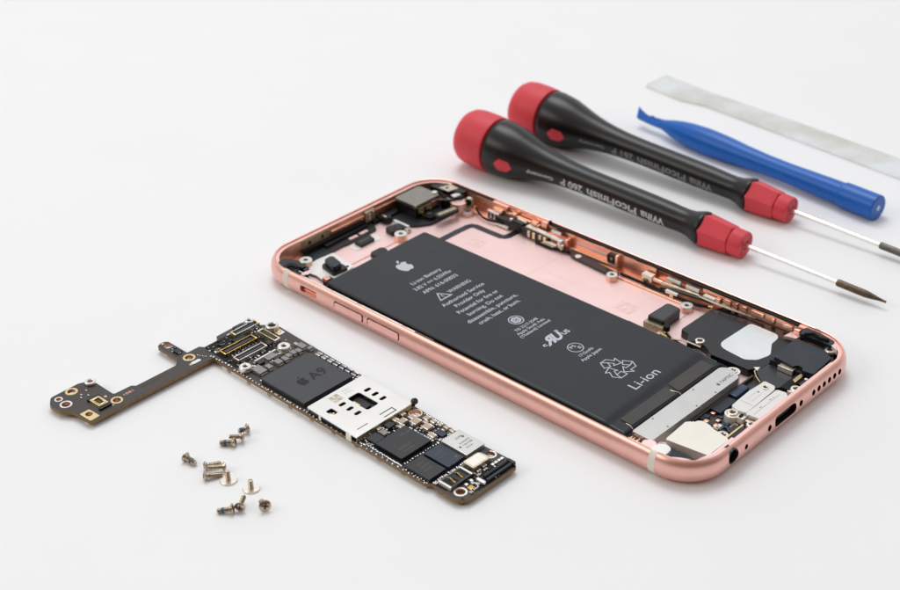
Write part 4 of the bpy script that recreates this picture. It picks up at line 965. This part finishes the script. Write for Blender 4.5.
# area past the cage
cn = chip('memory_chip', 77.7, 85.7, -32.7, -23.6, 1.0, 'chip_dark', .06, label='large dark chip beside the card cage')
def ct(g, z, rows, m='chip_print'):
    for s, x, y, w_, c_ in rows: put_text(g, s, m, (x, y), w_, c_, z, 90)
bpart('chip_marking', lambda g: ct(g, ZT+1.022, [('H5 JM', 80.0, -27.2, 3.2, .7), ('2F8G7', 83.4, -31.0, 3.6, .7), ('611VR', 84.6, -30.6, 3.2, .6)]), cn)
chip('chip', 74.4, 77.3, -32.4, -29.5, .7, 'chip_dark', .06); chip('chip', 73.9, 75.7, -26.6, -24.7, .9, 'chip_dark', .08); chip('chip', 74.6, 76.5, -28.9, -27.4, .6, 'cap_grey', .06)
for (x, y, lx, ly) in ((75.7, -22.6, 1.6, 2.2), (77.9, -20.6, 2.0, 2.2), (81.2, -20.3, 2.0, 2.0), (76.2, -19.9, 1.5, 1.5), (84.2, -21.9, 1.9, 1.3), (78.9, -18.0, 1.4, 1.6), (80.9, -18.0, 1.3, 1.2), (79.7, -19.3, 1.1, 1.0), (76.9, -24.0, 1.0, 1.4), (74.2, -23.2, 1.4, 1.2), (74.0, -28.0, .9, 1.0), (82.8, -17.8, 1.0, .8), (84.6, -17.6, 1.2, .9), (86.3, -17.6, 1.3, 1.1), (74.0, -20.6, 1.0, 1.1)):
    cap(x, y, lx, ly, .75, 'cap_body', 'y')
bpart('gold_ring', lambda g: g.ring(75.2, -17.9, ZT+.02, ZT+.1, 1.6, 1.32, 'gold_pale', 28))
chip('chip', 83.6, 86.1, -20.7, -19.0, .5, 'chip_blue', .06)
for k in range(14): cap(rnd.uniform(82.6, 86.9), rnd.choice([-18.5, -18.9, -21.2]), .5, .35, .3, rnd.choice(['cap_body', 'chip_dark', 'gold']))
wc = chip('white_module', 87.6, 95.2, -22.7, -16.9, 1.2, 'steel_tape', .1, label='silver square can with faint dark print')
bpart('can_marking', lambda g: (ct(g, ZT+1.222, [('339S', 89.9, -20.2, 2.0, .7), ('K60602', 91.6, -20.8, 3.0, .5), ('TBM7BR', 92.6, -20.8, 3.0, .5), ('E53A', 93.6, -20.8, 2, .5)], 'chip_print'), g.box(89.6, 90.3, -18.6, -18.0, ZT+1.222, ZT+1.23, 'chip_print'), g.box(92, 92.6, -21.8, -21.3, ZT+1.222, ZT+1.23, 'chip_print')), wc)
c2 = chip('chip', 87.8, 94.9, -28.1, -23.2, .9, 'chip_blue', .06, label='dark blue chip beside the silver can')
bpart('chip_marking', lambda g: (ct(g, ZT+.922, [('338S00', 90.2, -27.2, 2.6, .6), ('120-A1', 91.5, -27.2, 2.6, .6)]), g.cyl(93.6, -24.2, ZT+.92, ZT+.925, .35, 'chip_print', 12)), c2)
c3 = chip('chip', 88.0, 94.9, -33.9, -28.8, .9, 'chip_dark', .06, label='dark chip at the near edge of the board')
bpart('chip_marking', lambda g: ct(g, ZT+.922, [('MDM', 90.0, -32.2, 2.0, .6), ('9635M', 91.2, -32.2, 2.4, .6), ('B534', 92.4, -32.2, 2.0, .6)]), c3)
bpart('oscillator', lambda g: g.prism([(96.1, -25.0, .3), (99.3, -25.0, .5), (99.4, -20.2, .4), (98.6, -19.7, .3), (96.2, -20.0, .5)], ZT+.02, ZT+1.15, 'champagne', bevel=.15))
bpart('oscillator_lid', lambda g: g.prism([(96.45, -24.6), (99.0, -24.6), (99.0, -20.4), (96.45, -20.4)], ZT+1.15, ZT+1.2, 'nickel_warm', r=.3))
def bconn(g):
    g.box(96.7, 100.0, -32.6, -26.0, ZT+.02, ZT+.7, 'blue_black', .1); g.box(96.6, 97.1, -32.8, -25.8, ZT+.02, ZT+.85, 'slate_chip', .1); g.box(99.7, 100.2, -32.6, -26, ZT+.02, ZT+.85, 'slate_chip', .1)
    for y in (-32.7, -26.3): g.box(96.6, 100.1, y-.2, y+.3, ZT+.02, ZT+.9, 'nickel_warm', .1)
    for y in (-31.6, -30.0, -28.2, -26.9): g.box(97.3, 99.5, y-.28, y+.28, ZT+.7, ZT+.72, 'black_matt')
    for y in (-30.7, -28.4):
        g.tube([(97.2, y, ZT+.75), (97.9, y, ZT+1.15), (98.5, y, ZT+.85)], .17, 'gold', 8); g.tube([(98.7, y-.1, ZT+.85), (99.6, y-.1, ZT+.8)], .17, 'gold', 8)
bpart('battery_socket', bconn)
def lcon(g):
    g.box(101.7, 103.9, -25.9, -17.7, ZT+.02, ZT+.5, 'black_plastic', .08); g.tube([(102.6, -25.4, ZT+.85), (102.7, -18.4, ZT+.85)], .42, 'blue_black', 12); g.box(103.3, 103.9, -25.6, -18, ZT+.5, ZT+.9, 'chip_dark', .1)
    g.box(101.6, 104.0, -27.0, -26.1, ZT+.02, ZT+.9, 'cap_end', .3); g.box(102.0, 104.2, -17.9, -17.0, ZT+.02, ZT+1.0, 'black_plastic', .25)
bpart('flex_socket', lcon)
for y in (-20.4, -19.4, -18.4, -17.5): cap(100.6, y, .7, .7, .4, 'cap_end', 'y')
for (x, y) in ((99.9, -24.0), (100.6, -22.7), (99.7, -22.0)): cap(x, y, .5, 1.0, .4, 'cap_body', 'y')
bpart('gold_pad', lambda g: g.box(101.9, 103.1, -29.9, -28.6, ZT+.02, ZT+.35, 'gold', .08))
for (x, y) in ((101.2, -29.3), (103.4, -29.2), (101.8, -28.0), (102.8, -27.6), (101.0, -27.6), (103.6, -30.4), (100.8, -25.2)): cap(x, y, .8, .6, .45, rnd.choice(['cap_body', 'cap_end', 'chip_dark']), 'y')
for k in range(10): cap(96.0+rnd.uniform(0, .3), -33.2+k*.75, .35, .45, .35, rnd.choice(['chip_dark', 'cap_body', 'cap_grey']), 'y')
bpart('chip', lambda g: g.box(95.6, 97.2, -19.2, -17.4, ZT+.02, ZT+.4, 'chip_dark', .08))

# ================================================================== LOOSE SCREWS
def screw(hx, hy, tx, ty, label, hr=1.2, sr=.58, length=None, hz=None, tz=None, blue=True, standing=False, hh=.5):
    if not standing: hr *= .92
    """hx,hy: head centre on the table plan, tx,ty: shank tip"""
    if standing:
        root = thing('screw', (hx, hy, 0), label, 'screw', 'loose phone screws')
        g = G((0, 0, 0))
        g.lathe([(0, 0.0), (hr*.97, 0.0), (hr, .08), (hr, .32), (hr*.96, .40), (sr*1.1, .42)], 'screw_silver', 36); g.build('head', root)
        g = G((0, 0, 0))
        pr = [(sr, .40)]
        z = .5
        while z < length: pr += [(sr*1.08, z), (sr*.86, z+.12)]; z += .24
        pr += [(sr*.8, length), (0, length)]
        tilt = Matrix.Translation((0, 0, 0)) @ Matrix.Rotation(R(3), 4, 'X')
        g.lathe(pr, 'screw_metal', 18, tilt, cap=True); g.build('shank', root)
        return root
    hz = hr*.98 if hz is None else hz; tz = sr*1.05 if tz is None else tz
    A = Vector((hx, hy, hz)); B = Vector((tx, ty, tz)); d = (B-A); ln = d.length
    q = d.to_track_quat('Z', 'Y')
    root = thing('screw', (hx, hy, hz), label, 'screw', 'loose phone screws')
    root.rotation_mode = 'QUATERNION'; root.rotation_quaternion = q
    g = G()
    g.lathe([(0, -.30), (hr*.45, -.30), (hr*.8, -.24), (hr, -.05), (hr*.98, .12), (sr*1.2, hh)], 'screw_metal', 28)
    for k in range(2): g.box(-hr*.55, hr*.55, -hr*.14, hr*.14, -.335-.003*k, -.2, 'recess', M=Matrix.Rotation(math.pi/2*k+.3, 4, 'Z'))  # recess not cut: dark raised cross painted for its shade
    g.build('head', root)
    g = G(); pr = [(sr*1.05, hh-.1)]; z = hh+.15
    while z < ln-.2: pr += [(sr*1.06, z), (sr*.84, z+.13)]; z += .26
    pr += [(sr*.75, ln), (0, ln)]
    g.lathe(pr, 'screw_metal', 18, cap=True)
    g.build('shank', root)
    if blue:
        g = G(); z0 = hh+(ln-hh)*.45
        g.lathe([(sr*1.04, z0), (sr*1.10, z0+.08), (sr*1.10, z0+.45), (sr*1.04, z0+.52)], 'thread_blue', 18); g.build('thread_patch', root)
    return root

screw(49.0, -62.0, 52.1, -61.8, 'single screw lying apart at the far left of the screws, blue threadlock on its shank', sr=.62)
screw(52.8, -51.5, 50.2, -53.5, 'screw with shank pointing left at the near end of the upper chain of three screws', sr=.62)
screw(52.9, -49.2, 50.9, -51.4, 'middle screw of the upper chain of three, its head facing right', hz=1.35, tz=1.6, blue=False, sr=.5)
screw(51.2, -46.3, 50.4, -48.4, 'topmost screw of the upper chain of three, pointing back to the middle one', hz=1.3, tz=1.1)
screw(54.7, -61.2, 56.3, -58.2, 'back screw of the left pile of three long screws, head at its left end', hr=1.1, blue=False, sr=.52, hz=1.1, tz=1.0)
screw(58.0, -58.7, 56.4, -61.8, 'screw of the left pile with its head at the right end, resting on the others', hr=1.05, blue=False, sr=.5, hz=1.25, tz=1.9)
screw(57.4, -63.5, 59.2, -60.2, 'front screw of the left pile of three long screws, nearest the camera', hr=1.1, blue=False, sr=.55, hz=1.1, tz=.65)
screw(61.2, -60.3, 0, 0, 'flat disc headed screw standing on its head beside the left pile', hr=1.85, sr=.5, length=2.6, standing=True)
screw(66.9, -58.9, 0, 0, 'flat disc headed screw standing on its head alone, right of the other disc screw', hr=1.85, sr=.52, length=2.2, standing=True)
screw(70.2, -66.7, 67.9, -68.9, 'screw of the bottom pair with a blue patch and its shank pointing left', sr=.55, hr=1.25)
screw(71.0, -65.4, 69.2, -62.7, 'screw of the bottom pair leaning with its shank pointing up and right', hr=1.25, blue=False, hz=1.25, tz=1.5, sr=.5)
screw(74.8, -61.9, 72.2, -60.7, 'single screw at the lower right with the cross recess of its head facing the camera', hr=1.4, blue=False, hz=1.5, tz=.6, sr=.6)


# ================================================================== SCREWDRIVERS
_ft = {}
def fine_text(s, bold):
    if s in _ft: return _ft[s]
    V, F, w = text_data(s, bold)
    b = bmesh.new(); vs = [b.verts.new((x, y, 0)) for x, y in V]
    for f in F:
        try: b.faces.new([vs[k] for k in f])
        except ValueError: pass
    for _ in range(3):
        bmesh.ops.triangulate(b, faces=b.faces)
        es = [e for e in b.edges if e.calc_length() > 0.10]
        if es: bmesh.ops.subdivide_edges(b, edges=es, cuts=1)
    bmesh.ops.triangulate(b, faces=b.faces)
    b.verts.ensure_lookup_table(); b.verts.index_update()
    _ft[s] = ([(v.co.x, v.co.y) for v in b.verts], [tuple(v.index for v in f.verts) for f in b.faces], w)
    b.free(); return _ft[s]
def driver(G0, ang, label, tipm, prt, zdrop, prtext, textm):
    root = thing('screwdriver', (G0[0], G0[1], 0), label, 'screwdriver', 'precision screwdrivers side by side')
    # axis: from groove point, along +x rotated by ang, dropping
    drop = zdrop
    ax = Matrix.Translation((0, 0, G0[2])) @ Matrix.Rotation(R(ang), 4, 'Z') @ Matrix.Rotation(drop, 4, 'Y') @ Matrix(((0, 0, 1, 0), (0, 1, 0, 0), (-1, 0, 0, 0), (0, 0, 0, 1)))
    # local z runs along the tool
    def lat(g, pr, m, n=48): g.lathe([(r, z) for z, r in pr], m, n, ax)
    g = G(); lat(g, [(-12.2, 0), (-12.2, 4.4), (-12.0, 5.9), (-11.3, 7.1), (-10.0, 7.95), (-8.2, 8.3), (-5.8, 8.4), (-3.2, 8.4), (-1.2, 8.3), (-.7, 8.2), (-.45, 7.8), (-.4, 6.9)], 'red_plastic', 64); g.build('end_cap', root)
    g = G(); lat(g, [(-.6, 7.4), (.4, 7.4)], 'red_dark'); g.build('cap_groove', root)
    HP = [(.0, 7.2), (.05, 7.85), (.5, 8.1), (1.6, 8.15), (4, 7.95), (7, 7.55), (10, 6.75), (13, 5.95), (16, 5.25), (19.5, 4.62), (23, 4.2), (27, 3.9), (32, 3.72), (38, 3.68), (45, 3.72), (53, 3.7), (58.7, 3.6), (62.7, 3.45), (65.2, 3.42), (67.2, 3.7), (68.9, 4.3), (70.1, 4.72), (70.8, 4.75), (71.3, 4.4), (71.3, 2)]
    g = G(); lat(g, HP, 'handle_black', 64); h = g.build('handle', root, sharp=60)
    def rad(z):
        for (a, ra), (b, rb) in zip(HP[2:], HP[3:]):
            if a <= z <= b and b > a: return ra+(rb-ra)*(z-a)/(b-a)
        return HP[2][1]
    # wrap a flat film around the handle: u along axis, v around
    def wrap(g, pts, faces, m, a0=0, off=0.06):
        out = []
        for u, v in pts:
            r_ = rad(u)+off; a = R(a0)+v/r_
            out.append(ax @ Vector((r_*math.cos(a), r_*math.sin(a), u)))
        g.add_mesh(out, faces, m)
    def wtext(s, u_right, length, cap, a_deg, m):
        V, F, w = fine_text(s, .022)
        g = G(); rr_ = 3.72 if u_right > 25 else rad(u_right)
        wrap(g, [(u_right-x*length/w, y*cap/.7*VS) for x, y in V], F, m, a_deg); g.build('printed_text', h)
    VS = 1.0
    wtext('Wiha', 60.3, 7.5, 2.5, -94, textm); wtext('PicoFinish', 51.4, 16.6, 2.5, -94, textm); wtext(prt, 33.2, 7.5, 2.4, -94, textm); wtext('Germany', 23.3, 8.6, 1.15, -84, textm)
    # hexagon inlay
    g = G(); hx = circle(0, 0, 1, 6, R(8)); V = [(0, 0)]; Fs = []
    rings_ = 4; pts = [(0, 0)]
    for k in range(1, rings_+1):
        for i in range(6):
            for j in range(3):
                p = Vector(hx[i])*(1-j/3)+Vector(hx[(i+1) % 6])*(j/3); pts.append((p.x*k/rings_, p.y*k/rings_))
    for i in range(18): Fs.append((0, 1+i, 1+(i+1) % 18))
    for k in range(1, rings_):
        for i in range(18):
            a = 1+(k-1)*18+i; b = 1+(k-1)*18+(i+1) % 18; Fs.append((a, a+18, b+18, b))
    rr_ = 7.4
    out = []
    for x, y in pts:
        u = 7.4+x*2.9; a = R(-80)+y*2.25/rr_; r_ = rad(u)+.05
        out.append(ax @ Vector((r_*math.cos(a), r_*math.sin(a), u)))
    g.add_mesh(out, Fs, 'red_plastic'); g.build('hexagon_inlay', h)
    ax2 = ax @ Matrix.Translation((0, 0, -1.3))
    def lat2(g, pr, m, n=48): g.lathe([(r, z) for z, r in pr], m, n, ax2)
    # hex collar
    def hexring(r, z, n=6): return [(r*math.cos(2*math.pi*k/6+R(12)), r*math.sin(2*math.pi*k/6+R(12)), z) for k in range(6)]
    g = G(); secs = [(72.3, 4.62), (72.6, 4.78), (80.6, 4.15), (80.9, 3.95)]
    V = []; F = []
    for z, r_ in secs: V += hexring(r_, z)
    for k in range(len(secs)-1):
        for i in range(6): F.append((k*6+i, k*6+(i+1) % 6, k*6+6+(i+1) % 6, k*6+6+i))
    F.append(tuple(range(6))[::-1]); F.append(tuple(range(18, 24)))
    g.add_mesh([ax2 @ Vector(v) for v in V], F, 'red_plastic'); g.build('collar', root, sharp=20)
    g = G(); lat2(g, [(80.8, 3.3), (81.15, 3.3)], 'red_dark'); lat2(g, [(81.1, 3.2), (81.15, 3.62), (81.4, 3.75), (84.6, 3.68), (84.95, 3.45), (85.0, 1.5), (84.6, 1.2), (84.6, .5)], 'red_plastic'); g.build('swivel_ring', root)
    g = G()
    for s_ in (-1, 1): g.box(-2.2, 2.2, s_*1.9-.1, s_*1.9+.1, 85.0, 85.04, 'red_dark', M=ax2)
    g.build('ring_mark', root)
    g = G(); lat2(g, [(82, .62), (112, .62)], 'shaft_steel', 24); g.build('shaft', root)
    g = G(); lat2(g, [(111.6, .6), (111.7, .8), (112, .95), (119.6, .95), (120.6, .85), (123.4, .42), (124.6, .32), (125.2, .3), (125.25, 0)], tipm, 24); g.build('blade_tip', root)
    return root
driver((5.7, 89.3, 7.95), 2.35, 'nearer black and red screwdriver with brighter white lettering, lying closest to the phone', 'tip_brown', '260 P', R(2.75), None, 'handle_print')
driver((4.0, 115.6, 7.95), 1.5, 'farther black and red screwdriver with dim lettering, next to the blue tool', 'tip_grey', '261 P', R(2.75), None, 'handle_print_dim')

# ================================================================== BLUE PRY TOOL
E0 = Vector((104.3, 135.2, 3.7)); E1 = Vector((20.0, 141.8, 3.7))
root = thing('pry_tool', (104.3, 135.2, 0), 'glossy blue plastic pry tool with flat notched tip and round magnetic end', 'pry tool')
d = (E1-E0); LB = d.length; qa = d.to_track_quat('Z', 'Y').to_matrix().to_4x4(); AX = Matrix.Translation((0, 0, 3.7)) @ qa
BPr = [(11.4, 3.45), (12.0, 3.3), (16, 3.25), (22, 3.1), (30, 2.9), (38, 2.95), (46, 3.3), (52, 3.75), (57, 3.95), (61, 3.95), (66, 3.7), (70, 3.2), (73, 2.6), (75.5, 1.9), (77.5, 1.5)]
g = G(); g.lathe([(r, z) for z, r in BPr], 'blue_plastic', 40, AX); body = g.build('handle', root, sharp=60)
g = G(); g.lathe([(0, 0), (3.35, 0), (3.62, .25), (3.68, .8), (3.68, 11.0), (3.5, 11.5)], 'blue_plastic', 48, AX); g.build('end_cap', root)
g = G(); g.lathe([(0, -.04), (.78, -.04), (.8, .1)], 'magnet', 20, AX); g.build('magnet', root)
# flat fork-like tip
fl_ = [(-1.45, 75.5), (1.45, 75.5), (1.2, 79.5), (.75, 80.6), (1.35, 81.2), (1.25, 81.9), (.55, 82.6), (1.0, 83.4), (1.0, 84.6), (1.9, 86.9), (2.6, 88.2), (-1.1, 86.6), (-1.35, 82)]
g = G(); g.prism(fl_, -.75, .75, 'blue_plastic', bevel=.2)
tipM = AX @ Matrix.Rotation(R(50), 4, 'Z') @ Matrix(((0, 0, 1, 0), (1, 0, 0, 0), (0, 1, 0, 0), (0, 0, 0, 1)))
for v in g.bm.verts: v.co = tipM @ v.co
g.build('flat_tip', root)

# ================================================================== STEEL SPUDGER
root = thing('metal_spudger', (60, 170, 0), 'thin flat silver metal spudger strip lying behind the blue tool', 'spudger')
g = G((60, 170, 0))
g.prism([(1.0, 168.6, .3), (16.0, 166.6, 4), (25.0, 168.2, 6), (97.0, 162.0, 0), (160.0, 156.7, .6), (160.8, 167.6, .6), (97.6, 172.6, 0), (38.0, 176.6, 6), (22.0, 177.2, 4), (1.2, 179.6, .3)], 0.05, 0.95, 'brushed_steel', bevel=.05)
g.build('blade', root)

# ================================================================== LIGHT, CAMERA
w = bpy.data.worlds.new('World'); SC.world = w; w.use_nodes = True
nt = w.node_tree; bg = nt.nodes['Background']; bg.inputs[1].default_value = 0.85
# made-up surround gradient: bright back left and above, warm dark opposite to tint shadows
tc = nt.nodes.new('ShaderNodeTexCoord'); vm = nt.nodes.new('ShaderNodeVectorMath'); vm.operation = 'DOT_PRODUCT'
vm.inputs[1].default_value = (-0.50, 0.45, 0.74); nt.links.new(tc.outputs['Generated'], vm.inputs[0])
cr = nt.nodes.new('ShaderNodeValToRGB'); mr = nt.nodes.new('ShaderNodeMapRange')
mr.inputs['From Min'].default_value = -1; mr.inputs['From Max'].default_value = 1
nt.links.new(vm.outputs['Value'], mr.inputs['Value']); nt.links.new(mr.outputs['Result'], cr.inputs['Fac'])
cr.color_ramp.elements[0].position = 0.44; cr.color_ramp.elements[0].color = (0.20, 0.12, 0.06, 1)
cr.color_ramp.elements[1].position = 0.80; cr.color_ramp.elements[1].color = (0.975, 0.985, 1.0, 1)
nt.links.new(cr.outputs['Color'], bg.inputs[0])
def area(name, loc, target, sx, sy, power, col=(1, 1, 1)):
    ld = bpy.data.lights.new(name, 'AREA'); ld.shape = 'RECTANGLE'; ld.size = sx; ld.size_y = sy; ld.energy = power; ld.color = col
    o = bpy.data.objects.new(name, ld); COL.objects.link(o); o.location = loc
    o.rotation_euler = (Vector(target)-Vector(loc)).to_track_quat('-Z', 'Y').to_euler(); return o

area('softbox', (-0.42, 0.38, 1.25), (0.05, 0.02, 0), 0.6, 0.6, 6.4, (1.0, 1.0, 1.0))
area('front_softbox', (-0.50, -0.85, 0.7), (0.05, 0.0, 0), 0.7, 0.4, 2.8, (1.0, 0.92, 0.82))

cam = bpy.data.cameras.new('camera'); co = bpy.data.objects.new('camera', cam); COL.objects.link(co); SC.camera = co
cam.sensor_width = 36; cam.lens = 1503.614/900*36; cam.clip_start = 0.01; cam.clip_end = 20
CM = ((0.73362791, 0.67947581, -0.01013456), (-0.3414957, 0.38152354, 0.85896477), (0.58751236, -0.62669962, 0.51193439))
m = Matrix.Identity(4)
for i in range(3):
    for j in range(3): m[j][i] = CM[i][j]
m.translation = Vector((268.75660, -212.65590, 195.83305))*MM
co.matrix_world = m
cam.dof.use_dof = True; cam.dof.focus_distance = 0.340; cam.dof.aperture_fstop = 24
SC.render.resolution_x = 1024; SC.render.resolution_y = 671
SC.render.engine = 'CYCLES'
SC.cycles.max_bounces = 8
SC.view_settings.view_transform = 'Standard'; SC.view_settings.look = 'None'; SC.view_settings.exposure = 0.0; SC.view_settings.gamma = 1
